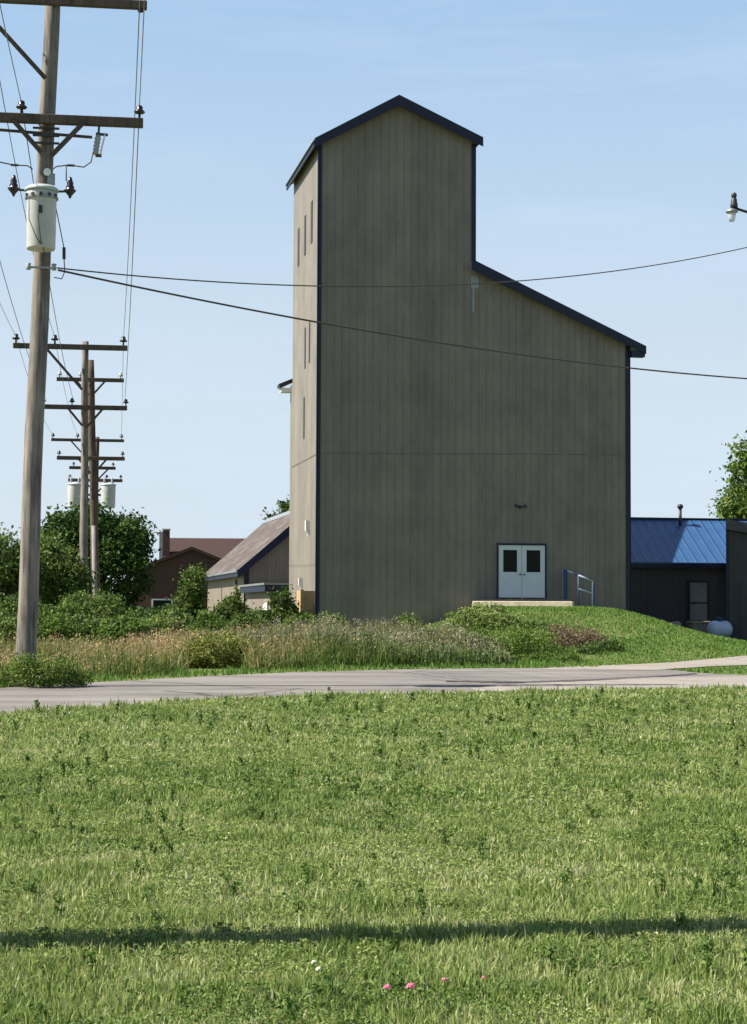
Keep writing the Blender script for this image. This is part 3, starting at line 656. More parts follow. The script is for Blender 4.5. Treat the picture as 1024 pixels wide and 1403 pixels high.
# ------------------------------------------------------------ dark shed at the right edge
WS = 4.6; sa = u_at(996, WS); sb = sa+9
sh = empty('dark_shed', loc(sa, WS, 0), -R(11.5), label='dark weathered shed cut off by the right edge beside the blue roof', cat='shed')
zt = z_at(724, 17, WS)
MB().prism([(0, -.6), (9, -.6), (9, zt-1.6), (0, zt)], 0, 3.4).build('wall', M['siding_dark'], sh)
MB().prism([(-.02, zt+.03), (9.2, zt-1.63), (9.2, zt-1.2), (-.02, zt+.46)], -.25, 3.4).build('roof', plain('shed_roof', (.10, .10, .105), .8, var=.3), sh)
MB().box(-.02, .10, -.08, -.003, -.6, zt-.02).build('corner_post', M['navy'], sh)
for k in range(3):
    MB().box(.5+k*.55, .56+k*.55, -.05, -.003, -.2, 2.5).build('batten', M['bark'], sh)

# propane tank and the blocks by the annex door
def gl(u, w): p = loc(u, w); return Vector((p.x, p.y, tz(p.x, p.y)))
TU = u_at(986, 4.2); tp = loc(TU, 4.2); zc = z_at(861, TU, 4.2)-.05
ta = empty('propane_tank', (tp.x, tp.y, zc+.08), PHI, label='pale propane tank lying at the foot of the dark shed', cat='propane tank')
r_ = .42; MB().lathe([(0, -.64), (.16, -.62), (.30, -.54), (.39, -.42), (r_, -.30), (r_, .30), (.39, .42), (.30, .54), (.16, .62), (0, .64)], axis='x', n=20).build('tank', M['propane'], ta, smooth=True)
MB().lathe([(.17, 0), (.17, .10), (.14, .19), (.0, .22)], (0, 0, r_-.03), 14).build('valve_dome', M['rail_blue'], ta, smooth=True)
ta.scale = (.86, .86, .86)
for s in (-.35, .35): MB().box(s-.05, s+.05, -.25, .25, -.75, -.30).build('foot', M['dark_metal'], ta)
bu = u_at(957, 7.4); p = loc(bu, 7.4); z0 = z_at(849, bu, 7.4)
bs = empty('entry_step', (p.x, p.y, 0), PHI, label='pale concrete step under the annex door', cat='step')
MB().box(-.38, .38, -.3, .3, z0-1.0, z0-.08).build('block', M['stone'], bs, bevel=.01)
MB().box(-.42, .42, -.34, .34, z0-.077, z0).build('tread', M['concrete'], bs, bevel=.01)
bu = u_at(926, 7.6); p = loc(bu, 7.6); z0 = z_at(854, bu, 7.6)
bl_ = MB().lathe([(0, -.5), (.26, -.5), (.30, -.1), (.24, .08), (.12, .15), (0, .16)], n=14).build('boulder', M['stone'], smooth=True); bl_.location = (p.x, p.y, z0)
setp(bl_, 'rounded white stone left of the annex step', 'stone')

# ------------------------------------------------------------ old barn behind left
YB = 95.0; bc = at(335, 845, YB); bc.z = 0
def yb(py, Y): return HC + (HZ-py)/F*Y
bn = empty('old_barn', bc, PHI, label='old taupe barn with rusty brown metal roof left of the elevator', cat='barn')
bez = yb(777, YB); brz = yb(694, YB+.7); hwid = 3.7; bl = 19.5
MB().prism([(0, -2), (2*hwid, -2), (2*hwid, bez), (hwid, brz), (0, bez)], 0, bl).build('wall', M['siding_barn'], bn)
ks2 = (brz-bez)/hwid
mb = MB().prism([(-.35, bez-.35*ks2+.05), (hwid, brz+.05), (2*hwid+.35, bez-.35*ks2+.05), (2*hwid+.35, bez-.35*ks2+.15), (hwid, brz+.18), (-.35, bez-.35*ks2+.15)], -.4, bl+.3); mb.build('roof', M['rust_roof'], bn)
mb = MB().prism([(-.40, bez-.35*ks2-.32), (hwid, brz-.36), (2*hwid+.4, bez-.35*ks2-.32), (2*hwid+.4, bez-.35*ks2+.12), (hwid, brz+.12), (-.40, bez-.35*ks2+.12)], -.46, -.403)
mb.box(-.42, -.352, -.402, bl+.3, bez-.35*ks2-.22, bez-.35*ks2+.10); mb.box(-.04, .22, -.05, -.003, -1, bez-.1)
mb.build('fascia', M['navy'], bn)
MB().box(-.49, -.425, -.45, bl+.3, bez-.35*ks2+.0, bez-.35*ks2+.12).build('gutter', M['galv'], bn)
MB().prism([(hwid-.3, brz+.2-.3*ks2), (hwid, brz+.24), (hwid+.3, brz+.2-.3*ks2), (hwid+.3, brz+.23-.3*ks2), (hwid, brz+.28), (hwid-.3, brz+.23-.3*ks2)], -.42, bl+.32).build('ridge_cap', M['galv'], bn)
mb = MB().tube([(-.06, 3.4, -1), (-.06, 3.4, yb(795, 98))], .05, 8); mb.build('drain_pipe', M['bark'], bn, smooth=True)
# small lean-to in front of the barn gable
kc = (375-CX)/F
ex = (bc.x - kc*bc.y)/(kc*W.y - W.x)          # local w where that side line meets column 375
ex = -10.2
an = empty('barn_side_room', bc + W*ex, PHI, label='small flat roofed side room in front of the barn gable, white box on its wall', cat='shed')
Ya = (bc + W*ex).y; az = yb(811, Ya)
MB().box(0, 4.6, 0, -ex-.47, -1, az).build('wall', M['siding_barn'], an)
MB().box(-.30, 4.9, -.3, -ex-.48, az+.003, az+.30).build('fascia', M['navy'], an)
MB().box(-.36, 4.95, -.36, -ex-.48, az+.303, az+.40).build('roof', M['galv'], an)
MB().box(-.1, -.003, .5, 1.9, yb(838, Ya+1), yb(827, Ya+1)).build('meter_box', M['white'], an)
bk = at(366, 856, Ya-2.2); o = MB().lathe([(.13, 0), (.17, .4), (.185, .41), (.185, .44), (.15, .43), (0, .40)], n=14).build('bucket', plain('pale_bucket', (.6, .72, .78), .5), smooth=True)
o.location = (bk.x, bk.y, yb(863, Ya-2.2)); setp(o, 'pale bucket in the weeds beside the small side room', 'bucket')

# ------------------------------------------------------------ brick house far left
YH = 122.0; hb = at(183, 840, YH); hb.z = -.6
bh = empty('brick_building', hb, PHI*.4, label='dark red brick building with chimney seen between the tree and barn', cat='building')
sc_ = YH/F; gx = (262-183)*sc_; gz = (HZ-755)*sc_+HC+.6; ge = (HZ-786)*sc_+HC+.6; gw = 2*gx
MB().prism([(0, -2), (gw, -2), (gw, ge), (gx, gz), (0, ge)], 0, 8).build('wall', M['brick'], bh)
MB().prism([(-.3, ge-.1), (gx, gz+.03), (gw+.3, ge-.1), (gw+.3, ge+.1), (gx, gz+.25), (-.3, ge+.1)], -.3, 8).build('roof', M['red_roof'], bh)
rx0, rx1 = (218-183)*sc_*1.06, (345-183)*sc_*1.06; rz = (HZ-741)*(YH+12)/F+HC+.6
MB().prism_x([(8.02, -2), (16, -2), (16, rz-2.4), (12, rz-.1), (8.02, rz-2.4)], rx0, rx1).build('rear_wall', M['brick'], bh)
MB().prism_x([(7.7, rz-2.5), (12, rz), (16.3, rz-2.5), (16.3, rz-2.3), (12, rz+.15), (7.7, rz-2.3)], rx0-.2, rx1+.3).build('rear_roof', M['red_roof'], bh)
chx = (217.5-183)*sc_*1.05
ch = MB().box(chx-.24, chx+.24, 9.5, 10.1, 1, (HZ-728)*(YH+10)/F+HC+.6).build('chimney', M['brick'], bh)
MB().box(chx-.29, chx+.29, 9.45, 10.15, (HZ-728)*(YH+10)/F+HC+.603, (HZ-726)*(YH+10)/F+HC+.6).build('cap', M['stone'], ch)
MB().box(chx-.50, chx-.245, 9.6, 9.9, 1, (HZ-730)*(YH+10)/F+HC+.6).build('flue_pipe', M['galv'], bh)  # pale grey box along the chimney's left side
f = MB().box(1.2, 2.6, -.06, -.003, 1.0, 2.5).build('window', M['white'], bh); MB().box(1.3, 2.5, -.08, -.063, 1.1, 2.4).build('pane', M['glass'], f)

# ------------------------------------------------------------ utility poles
LD = Vector((-.137, .99, 0)).normalized(); AD = Vector((.99, .137, 0)).normalized(); AZ = math.atan2(AD.y, AD.x)
INS = [(.018, -.06), (.018, .03), (.03, .035), (.07, .03), (.085, .05), (.06, .075), (.045, .085), (.05, .12), (.03, .145), (.0, .15)]
def insulator(par, x, z, s=1.0, mat='porcelain', y=0.0):
    return MB().lathe([(r*s, h*s) for r, h in INS], (x, y, z), 10).build('insulator', M[mat], par, smooth=True)
def pole_root(base, lbl, group='wooden power poles in a row'):
    return empty('utility_pole', base, AZ, label=lbl, cat='utility pole', group=group)
class Pole:
    """local x runs along the crossarms, y along the line away from the camera"""
    def __init__(s, base, lean, h, r0, r1, mat, lbl):
        s.root = pole_root(base, lbl); s.base = Vector(base); s.lean = lean; s.h = h; s.r0, s.r1 = r0, r1
        n = 14; pts = [(lean*z/h + .012*math.sin(z*1.3), .01*math.sin(z), z) for z in np.linspace(-.5, h, n)]
        MB().tube(pts, list(np.linspace(r0, r1, n)), 16).build('shaft', M[mat], s.root, smooth=True)
        s.R = Matrix.Translation(s.base) @ Matrix.Rotation(AZ, 4, 'Z')
    def cx(s, z): return s.lean*z/s.h
    def W(s, x, y, z): return s.R @ Vector((s.cx(z)+x, y, z))
    def arm(s, z, xl, xr, th=.11, side=-1, ins=(), braces=(), s_ins=1.0, mat='arm_wood', insmat='porcelain', bl=.55):
        c = s.cx(z); yy = side*(s.r1+th/2+.02)
        a = MB().box(c+xl, c+xr, yy-th/2, yy+th/2, z-th*.55, z+th*.55).build('crossarm', M[mat], s.root, bevel=.008)
        for x in ins: insulator(a, c+x, z+th*.55+.05*s_ins, s_ins, insmat, yy)
        for x in braces:
            MB().bar((c+x, yy-th/2-.015, z-.03), (c+(.08 if x > 0 else -.08), yy-.01, z-abs(x)*bl*1.75), .06*th/.11, .012+.03*th/.11, up=(0, 1, 0)).build('brace', M['arm_wood'], s.root)
        s.last = yy; return a
def wire(a, b, sag, r, lbl, name='power_line', group='overhead conductors between the power poles', cat='power line', n=24, mat='wire'):
    pts = [Vector(a).lerp(Vector(b), t) - Vector((0, 0, 4*sag*t*(1-t))) for t in np.linspace(0, 1, n)]
    o = MB().tube(pts, r, 6).build(name, M[mat], smooth=True); setp(o, lbl, cat, group); return o

# the pole just outside the left edge whose shadow crosses the lawn
p0 = Pole((-2.35, 6.62, 0), .25, 11.6, .165, .12, 'pole_grey', 'power pole just left of the picture whose shadow lies across the lawn')
p0.arm(11.0, -2.6, 1.5, ins=(-2.5, -1.1, 1.4), braces=(-1.2,)); p0.arm(9.1, -1.5, 1.5, ins=(-1.4, -.42, 1.45), braces=(-.55, .55))

# near pole
b1 = at(34, 905, 29.0); b1.z = 0
p1 = Pole((b1.x, b1.y, 0), .30, 11.5, .165, .12, 'pole_grey', 'large weathered grey power pole carrying a transformer, nearest at left')
def zy(py, Y): return HC+(HZ-py)/F*Y
z_top = zy(-2, 29.1); z_mid = zy(164, 29.1)
p1.arm(z_top, -2.62, 1.52, .12, ins=(-2.5, -1.1), braces=(-1.25,), bl=.58)
p1.arm(z_mid, -1.5, 1.53, .13, ins=(-1.4, -.40, 1.47), braces=(-.55, .60), s_ins=1.1, bl=.56)
c = p1.cx(z_mid)
MB().lathe([(.02, 0), (.05, -.01), (.05, -.05), (.0, -.07)], (p1.cx(z_top)+1.42, p1.last, z_top-.06), 8).build('insulator', M['porcelain'], p1.root, smooth=True)
z3 = zy(184, 29.1)
MB().bar((c-1.2, -.17, z3+.06), (c+.72, -.17, z3-.02), .04, .04).build('fuse_arm', M['arm_wood'], p1.root)
for k in range(3): MB().box(c-.22, c+.2, -.20, -.16, z3-.16+k*.12, z3-.13+k*.12).build('bolt', M['dark_metal'], p1.root)
def cutout(x, z):
    f = MB().lathe([(.04, -.19), (.055, -.17), (.04, -.14), (.055, -.11), (.04, -.08), (.055, -.05), (.04, -.02), (.055, .01), (.04, .04), (.055, .07), (.04, .1), (.04, .13)], n=10).xform(Matrix.Translation((x, -.2, z)) @ Matrix.Rotation(R(8), 4, 'Y')).build('fuse_cutout', M['porcelain_grey'], p1.root, smooth=True)
    MB().tube([(x+.13, -.23, z+.16), (x+.05, -.23, z-.2)], .016, 6).build('fuse_tube', M['white'], f, smooth=True)
    MB().bar((x-.02, -.2, z+.15), (x+.17, -.23, z+.13), .03, .04).build('bracket', M['dark_metal'], f)
    MB().bar((x-.02, -.2, z-.20), (x+.07, -.23, z-.21), .03, .05).build('bracket', M['dark_metal'], f)
    MB().tube([(x+.02, -.2, z+.14), (x+.03, -.19, z_mid-.06)], .02, 6).build('hanger', M['dark_metal'], f)
cutout(c+.80, zy(192, 29))
cutout(c-1.15, zy(188, 29))
# transformer tank
tzt, tzb = zy(260, 28.6), zy(341, 28.6); tc_ = p1.cx(tzt)-.02; ty = -.47
tr = MB().lathe([(.215, tzb), (.225, tzb+.03), (.235, tzt-.1), (.245, tzt-.06), (.245, tzt)], (tc_, ty, 0), 28).build('transformer', M['tank_grey'], p1.root, smooth=True)
MB().lathe([(.265, tzt+.001), (.27, tzt+.03), (.21, tzt+.08), (.08, tzt+.10), (0, tzt+.10)], (tc_, ty, 0), 28).build('lid', M['tank_lid'], tr, smooth=True)
MB().lathe([(.247, tzt-.13), (.262, tzt-.125), (.262, tzt-.09), (.247, tzt-.085)], (tc_, ty, 0), 28).build('band', M['galv'], tr)
for k in range(5):
    a = R(-150+k*30); MB().box(-.02, .02, -.012, .012, -.02, .03).xform(Matrix.Translation((tc_+.262*math.cos(a), ty+.262*math.sin(a), tzt-.09)) @ Matrix.Rotation(a+R(90), 4, 'Z')).build('lug', M['dark_metal'], tr)
MB().box(-.035, .035, -.006, .0, -.06, .06).xform(Matrix.Translation((tc_-.01, ty-.245, tzt-.33))).build('plate', M['dark_metal'], tr)
for s in (-1, 1):
    MB().bar((tc_+s*.2, ty+.05, tzt+.02), (tc_+s*.42, ty+.05, tzt+.03), .03).build('bushing_arm', M['dark_metal'], tr)
    MB().lathe([(.015, -.16), (.03, -.12), (.09, -.05), (.10, -.03), (.06, -.01), (.07, .02), (.05, .05), (.055, .09), (.035, .13), (.03, .17), (.0, .19)], (tc_+s*.44, ty+.05, tzt+.08), 12).build('bushing', M['porcelain'], tr, smooth=True)
MB().box(tc_-.10, tc_+.10, -.28, -.1, tzt-.25, tzt-.15).build('mount', M['galv'], tr); MB().box(tc_-.10, tc_+.10, -.28, -.1, tzb+.15, tzb+.25).build('mount', M['galv'], tr)
J = lambda pts, r=.011: MB().tube(pts, r, 6).build('jumper_wire', M['cable'], p1.root, smooth=True)
X = lambda px, py, y=-.3: (((px - CX)/F*(b1.y+y)) - b1.x - AD.y*0, y, zy(py, b1.y+y))
def JP(px, py, y=-.3):
    w = at(px, py, b1.y+y); l = p1.R.inverted() @ w; return (l.x, l.y, l.z)
J([JP(72, 232), JP(78, 228), JP(95, 226), JP(115, 229), JP(125, 222), JP(128, 208)])
J([JP(91, 227), JP(91, 238), JP(91, 248)]); J([JP(45, 232), JP(38, 227), JP(18, 226), JP(0, 222), JP(-30, 218), JP(-40, 205)])
MB().lathe([(0, -.02), (.02, -.02), (.02, .1), (0, .1)], JP(94, 226.5), 8, 'x').build('clamp', M['dark_metal'], p1.root)
MB().lathe([(0, -.02), (.02, -.02), (.02, .1), (0, .1)], JP(17, 226), 8, 'x').build('clamp', M['dark_metal'], p1.root)
J([JP(77, 285, -.3), JP(83, 315, -.3), JP(88, 340, -.3)], .009); J([JP(88, 354, -.3), JP(89, 372, -.3), JP(85, 382, -.3), JP(74, 380, -.25)], .009)
MB().tube([JP(88, 339), JP(88, 355)], .026, 8).build('connector', M['cable'], p1.root, smooth=True)
J([JP(40, 268, -.73), JP(40, 300, -.74), JP(50, 325, -.74), JP(60, 340, -.6)], .008); J([JP(53, 265, -.75), JP(53, 300, -.75), JP(56, 330, -.72), JP(61, 345, -.5)], .008)
zr = zy(368, 29)
MB().box(p1.cx(zr)-.2, p1.cx(zr)+.24, -.22, -.19, zr-.015, zr+.015).build('service_rack', M['galv'], p1.root)
for x in (-.19, .21): MB().lathe([(.02, -.055), (.045, -.045), (.025, 0), (.045, .045), (.02, .055)], (p1.cx(zr)+x, -.27, zr), 10).build('spool', M['porcelain_grey'], p1.root, smooth=True)
MB().lathe([(0, 0), (.06, .01), (.06, .05), (0, .06)], n=10).xform(Matrix.Translation((p1.cx(9)+.02, -.17, zy(235, 29))) @ Matrix.Rotation(R(90), 4, 'X')).build('white_tag', M['white'], p1.root)
MB().box(p1.cx(8.3)+.04, p1.cx(8.3)+.16, -.16, -.13, zy(252, 29), zy(236, 29)).build('strap', M['galv'], p1.root)

# second pole
Y2 = 67.0; b2 = at(115, 850, Y2); b2.z = tz(b2.x, Y2)
p2 = Pole(b2, -.08, zy(468, Y2)-b2.z, .17, .12, 'pole_grey', 'second grey power pole with one long lopsided top crossarm')
L2 = lambda py: zy(py, Y2)-b2.z
p2.arm(L2(477), -2.6, 1.55, .17, ins=(-2.5, -1.1, 1.4), braces=(-1.45,), s_ins=1.75, bl=.62)
p2.arm(L2(560), -1.55, 1.55, .15, ins=(-1.5, -.46, 1.5), braces=(-.62, .68), s_ins=1.3, bl=.62)
# brown pole close behind
Y3 = 80.0; b3 = at(133, 838, Y3); b3.z = tz(b3.x, Y3)
p3 = Pole(b3, -.42, zy(494, Y3)-b3.z, .19, .15, 'pole_brown', 'reddish brown power pole close behind the second grey pole')
L3 = lambda py: zy(py, Y3)-b3.z
p3.arm(L3(522), -1.48, 1.45, .15, ins=(-1.35, -.45, 1.3), braces=(-.65, .65), s_ins=1.3, insmat='porcelain_grey', bl=.6)
p3.arm(L3(630), -1.55, 1.4, .15, ins=(-1.45, 1.3), braces=(.62, -.62), s_ins=1.2, bl=.6)
# pale cut-off stub strapped to it
b5 = at(132, 842, 78.6); o = MB().tube([(0, 0, -1), (-.05, 0, 1.5), (-.16, 0, zy(722, 78.6))], [.11, .10, .09], 14).build('stub_pole', M['pole_pale'], smooth=True)
o.location = (b5.x, b5.y, 0); setp(o, 'short pale grey cut off pole stub leaning on the brown pole', 'pole stub')
# far pole with transformer bank
Y4 = 105.0; b4 = at(129, 840, Y4); b4.z = tz(b4.x, Y4)
p4 = Pole(b4, .05, zy(600, Y4)-b4.z, .17, .13, 'pole_brown', 'far power pole with two pale transformers above the dark tree')
L4 = lambda py: zy(py, Y4)-b4.z
p4.arm(L4(605), -2.6, 1.55, .15, ins=(-2.5, -1.1, 1.4), braces=(-1.5,), s_ins=1.5, bl=.6)
p4.arm(L4(643), -1.55, 1.1, .16, ins=(-1.3, .95), braces=(-.7, .7), s_ins=1.2)
p4.arm(L4(660), -1.6, 1.5, .16, ins=(-1.5, .6, 1.4), braces=(-.7, .7), s_ins=1.2)
for s, px in ((-1, 101.5), (1, 146.5)):
    xx = (px-129)/F*Y4; zt_, zb_ = L4(667), L4(698)
    t4 = MB().lathe([(.37, zb_), (.40, zb_+.1), (.42, zt_-.06), (.42, zt_)], (xx, -.35, 0), 22).build('transformer', M['tank_grey'], p4.root, smooth=True)
    MB().lathe([(.45, zt_+.001), (.45, zt_+.05), (.2, zt_+.14), (0, zt_+.14)], (xx, -.35, 0), 22).build('lid', M['tank_lid'], t4, smooth=True)
    for d in (-.22, .22): MB().lathe([(.04, 0), (.09, .05), (.05, .12), (.08, .2), (.03, .36), (0, .38)], (xx+d, -.35, zt_+.1), 8).build('bushing', M['porcelain_grey'], t4, smooth=True)
MB().bar((-1.3, -.2, L4(680)), (.9, -.2, L4(680)), .08, .12).build('transformer_beam', M['dark_metal'], p4.root)
# pole out of the frame at right that carries the street lamp
Y6 = 41.0; b6 = at(1092, 900, Y6); b6.z = 0
sl6 = empty('street_lamp', (b6.x, Y6, 0), 0, label='old yard lamp on an arm reaching in from the right edge', cat='street lamp')
MB().tube([(0, 0, -.5), (.03, 0, 5), (.0, 0, 11)], [.17, .15, .12], 14).build('shaft', M['pole_grey'], sl6, smooth=True)
hd = at(1006, 283, Y6-.4) - Vector((b6.x, Y6, 0)); e2 = at(1030, 292.5, Y6-.3) - Vector((b6.x, Y6, 0))
MB().tube([hd+Vector((0, 0, -.03)), e2, e2.lerp(Vector((0, -.1, 9.5)), .6), (0, -.1, 9.4)], .032, 8).build('arm', M['dark_metal'], sl6, smooth=True)
hp = hd + Vector((.0, 0, 0)); HS = 1.0
lh = MB().lathe([(.0, -.02), (.085, -.02), (.085, .04), (.07, .10), (.065, .17), (.045, .20), (.0, .20)], hp, 16).build('lamp_housing', M['dark_metal'], sl6, smooth=True)
MB().lathe([(.045, .201), (.062, .22), (.062, .285), (.04, .31), (.0, .315)], hp, 14).build('photocell', M['dark_metal'], lh, smooth=True)
MB().lathe([(.0, -.022), (.13, -.09), (.14, -.13), (.12, -.14), (.0, -.135)], hp+Vector((-.05, 0, 0)), 18).build('reflector', M['galv'], lh, smooth=True)
gm, gnt, gb = nodes('lamp_glass'); gb.inputs['Base Color'].default_value = (.85, .86, .84, 1); gb.inputs['Transmission Weight'].default_value = .6; gb.inputs['Roughness'].default_value = .3
MB().lathe([(.0, -.136), (.085, -.138), (.09, -.2), (.075, -.29), (.05, -.34), (.0, -.35)], hp+Vector((-.05, 0, 0)), 16).build('glass_bowl', gm, lh, smooth=True)

# conductors
def AX(p, z, x, side_y=None): return p.W(x, p.last, z)
zt0, zm0 = 11.0+.2, 9.1+.2
zt1, zm1 = z_top+.24, z_mid+.26
zt2, zm2 = L2(477)+.36, L2(560)+.28
zt4 = L4(605)+.3
tops = ((-2.5, 'outer left'), (-1.1, 'inner left'), (1.4, 'right'))
mids = ((-1.4, 'outer left'), (-.41, 'inner left'), (1.46, 'right'))
for x, s in tops:
    z1_ = z_top-.12 if x > 0 else zt1
    wire(p0.W(x, -.15, zt0), p1.W(x, -.15, z1_), .25, .007, f'{s} upper power line from the near pole toward the viewer')
    wire(p1.W(x, -.15, z1_), p2.W(x, -.15, zt2), .55, .009, f'{s} upper power line between the two nearest visible poles')
    wire(p2.W(x, -.15, zt2), p4.W(x, -.15, zt4), .5, .009, f'{s} upper power line beyond the second pole to the far transformer pole')
for x, s in mids:
    wire(p0.W(x, -.15, zm0), p1.W(x, -.15, zm1), .25, .007, f'{s} lower power line from the near pole toward the viewer')
    wire(p1.W(x, -.15, zm1), p2.W(x, -.15, zm2), .5, .009, f'{s} lower power line between the two nearest visible poles')
# two service cables across the front of the elevator
def cable_px(ends, Ys, lbl, r, mid):
    """cable hung between its two ends so that it passes the mid point"""
    a = at(*ends[0], Ys[0]); b = at(*ends[1], Ys[1])
    mpx, mpy = mid; t = .5
    best = min((abs((lambda p: CX + F*p.x/p.y)(a.lerp(b, t_))-mpx), t_) for t_ in np.linspace(.02, .98, 97)); t = best[1]
    q = a.lerp(b, t); zq = at(mpx, mpy, q.y).z; sag = (q.z-zq)/(4*t*(1-t))
    wire(a, b, sag, r, lbl, 'service_cable', 'twisted service cables crossing in front of the elevator', 'cable', 60, 'cable')
cable_px([(78, 367), (1092, 322)], [28.75, Y6-.1], 'upper thin service cable rising to the right across the elevator', .012, (560, 392))
cable_px([(80, 370), (1092, 523)], [28.75, Y6-.1], 'lower thick service cable falling to the right across the elevator', .017, (560, 463))

# ------------------------------------------------------------ trees and shrubs
def pb(px, py, Y, base): p = at(px, py, Y); return (p.x-base[0], p.y-base[1], p.z-base[2])
def spot(px, Y): p = at(px, HZ, Y); return (p.x, Y, tz(p.x, Y))
def hit(px, py):
    lo = at(px, py, 30)
    for Y in np.arange(26, 90, .1):
        p = at(px, py, Y)
        if p.z <= tz(p.x, Y): return Y
    return 90
def px_plant(name, label, cat, px, Y, blobs_px, mat, ncl, per, leaf, spread, **kw):
    if Y < 0: Y = hit(px, -Y)
    base = spot(px, Y); k = Y/F
    blobs = [(pb(x, y, Y+dy, base), (rx*k, max(.25, rd), ry*k)) for x, y, rx, ry, dy, rd in blobs_px]
    return plant(name, label, cat, base, blobs, mat, ncl, per, leaf, spread, **kw)
px_plant('broadleaf_tree', 'big dark green tree behind the far power poles', 'tree', 140, 90,
    [(150, 775, 52, 68, 0, 2.4), (95, 760, 42, 58, 0, 2.0), (175, 745, 28, 36, .5, 1.6), (120, 722, 30, 28, 0, 1.5), (60, 775, 35, 50, -1, 1.8)], M['leaf_dark'], 900, 34, .20, .30, trunk_h=4.5, trunk_r=.22, tint=.5, seed=3)
px_plant('broadleaf_tree', 'pale green tree at the right edge above the dark shed', 'tree', 1060, 125,
    [(1028, 655, 26, 28, 0, 1.5), (1045, 690, 52, 30, 0, 2.5), (1070, 640, 45, 45, 0, 2.5), (1005, 695, 16, 12, 0, 1.0), (1024, 618, 12, 12, 0, .8)], M['leaf_light'], 420, 26, .30, .36, trunk_h=9, trunk_r=.3, tint=.4, seed=4)
px_plant('broadleaf_tree', 'treetop showing over the barn roof beside the elevator', 'tree', 400, 135,
    [(392, 700, 9, 14, 0, .9), (412, 705, 25, 25, 0, 1.6), (378, 712, 12, 6, 0, .7)], M['leaf_dark'], 110, 24, .25, .28, trunk_h=6, trunk_r=.2, tint=.6, seed=5)
shr = 'shrubs along the overgrown field edge'
px_plant('shrub', 'leafy green shrub at the left edge behind the near pole', 'shrub', 10, 62, [(5, 790, 26, 58, 0, 1.2), (-12, 775, 25, 40, 0, 1.2), (38, 790, 22, 40, .5, 1.0)], M['leaf_mid'], 330, 30, .13, .19, group=shr, tint=.6, seed=6)
px_plant('shrub', 'tall bright green shrub left of the second power pole', 'shrub', 80, 64, [(80, 800, 34, 50, 0, 1.1), (62, 770, 20, 40, 0, .9), (98, 810, 25, 35, 0, .8)], M['leaf_mid'], 330, 30, .13, .19, group=shr, tint=.7, seed=7)
px_plant('shrub', 'round green shrub at the foot of the second power pole', 'shrub', 140, 60, [(135, 842, 36, 26, 0, 1.0), (105, 838, 25, 22, 0, .8), (160, 850, 25, 16, 0, .8)], M['leaf_mid'], 260, 28, .11, .15, group=shr, tint=.62, seed=8)
px_plant('shrub', 'low dark shrub before the brick building', 'shrub', 205, 72, [(205, 852, 36, 16, 0, 1.0), (235, 855, 26, 15, 0, .8)], M['leaf_dark'], 170, 28, .12, .15, group=shr, tint=.6, seed=9)
px_plant('shrub', 'upright green shrub between the brick building and barn', 'shrub', 262, 84, [(263, 808, 15, 30, 0, .8), (258, 838, 22, 22, 0, .9), (268, 790, 10, 14, 0, .5)], M['leaf_mid'], 200, 28, .14, .15, group=shr, tint=.5, seed=10)
px_plant('shrub', 'small shrub against the sunlit barn wall', 'shrub', 318, 83, [(318, 838, 20, 18, 0, .7), (296, 850, 18, 12, 0, .6), (322, 822, 7, 14, 0, .4)], M['leaf_mid'], 120, 26, .14, .13, group=shr, tint=.45, seed=11)
px_plant('shrub', 'leafy bush at the elevator corner beside the plywood box', 'shrub', 388, 68, [(388, 840, 20, 22, 0, .6), (385, 820, 12, 18, 0, .5), (402, 850, 14, 14, 0, .5), (365, 852, 14, 12, 0, .5)], M['leaf_mid'], 150, 28, .12, .12, group=shr, tint=.6, seed=12)
px_plant('shrub', 'wide dark undergrowth bush left of the barn', 'shrub', 300, 70, [(300, 862, 45, 10, 0, 1.0), (250, 864, 40, 12, 0, .9)], M['leaf_dark'], 150, 26, .12, .12, group=shr, tint=.75, seed=13)
px_plant('shrub', 'green undergrowth bush behind the near pole foot', 'shrub', 25, 55, [(20, 850, 42, 28, 0, 1.0), (60, 855, 30, 22, 0, .8)], M['leaf_mid'], 260, 28, .11, .14, group=shr, tint=.42, seed=14)
# weeds that stand out
wd = 'weed clumps along the far side of the road'
px_plant('goldenrod_clump', 'yellow green goldenrod clump above the dry grass', 'weeds', 300, 38.5, [(300, 893, 48, 25, 0, .6), (272, 900, 30, 20, 0, .4), (335, 898, 28, 20, 0, .4)], M['goldenrod'], 420, 26, .05, .075, group=wd, trunk_r=.03, tint=.5, seed=20, trunk_name='stems', leaf_name='foliage')
px_plant('weed_clump', 'dark green weeds around the foot of the near pole', 'weeds', 62, 28.7, [(60, 922, 34, 17, -.2, .3), (100, 930, 26, 10, .2, .25), (10, 926, 40, 15, .2, .3), (36, 914, 22, 14, -.25, .2), (85, 918, 18, 14, .2, .2)], M['leaf_light'], 300, 24, .04, .075, group=wd, trunk_r=.015, tint=.6, seed=21, trunk_name='stems', leaf_name='foliage')
px_plant('weed_clump', 'pale grey green weeds with fluffy heads in front of the elevator', 'weeds', 620, 44, [(610, 884, 50, 26, 0, .8), (648, 892, 35, 22, 0, .6), (560, 888, 40, 22, 0, .6)], M['seed'], 420, 26, .05, .09, group=wd, trunk_r=.03, tint=.50, seed=22, trunk_name='stems', leaf_name='foliage')
px_plant('weed_clump', 'leafy green weeds tumbling down the left side of the mound', 'weeds', 665, -862, [(645, 850, 32, 14, 0, .9), (680, 855, 34, 16, 0, 1.0), (668, 838, 26, 7, 3, .6)], M['leaf_mid'], 230, 28, .09, .11, group=wd, trunk_r=.03, tint=.95, seed=23, trunk_name='stems', leaf_name='foliage')
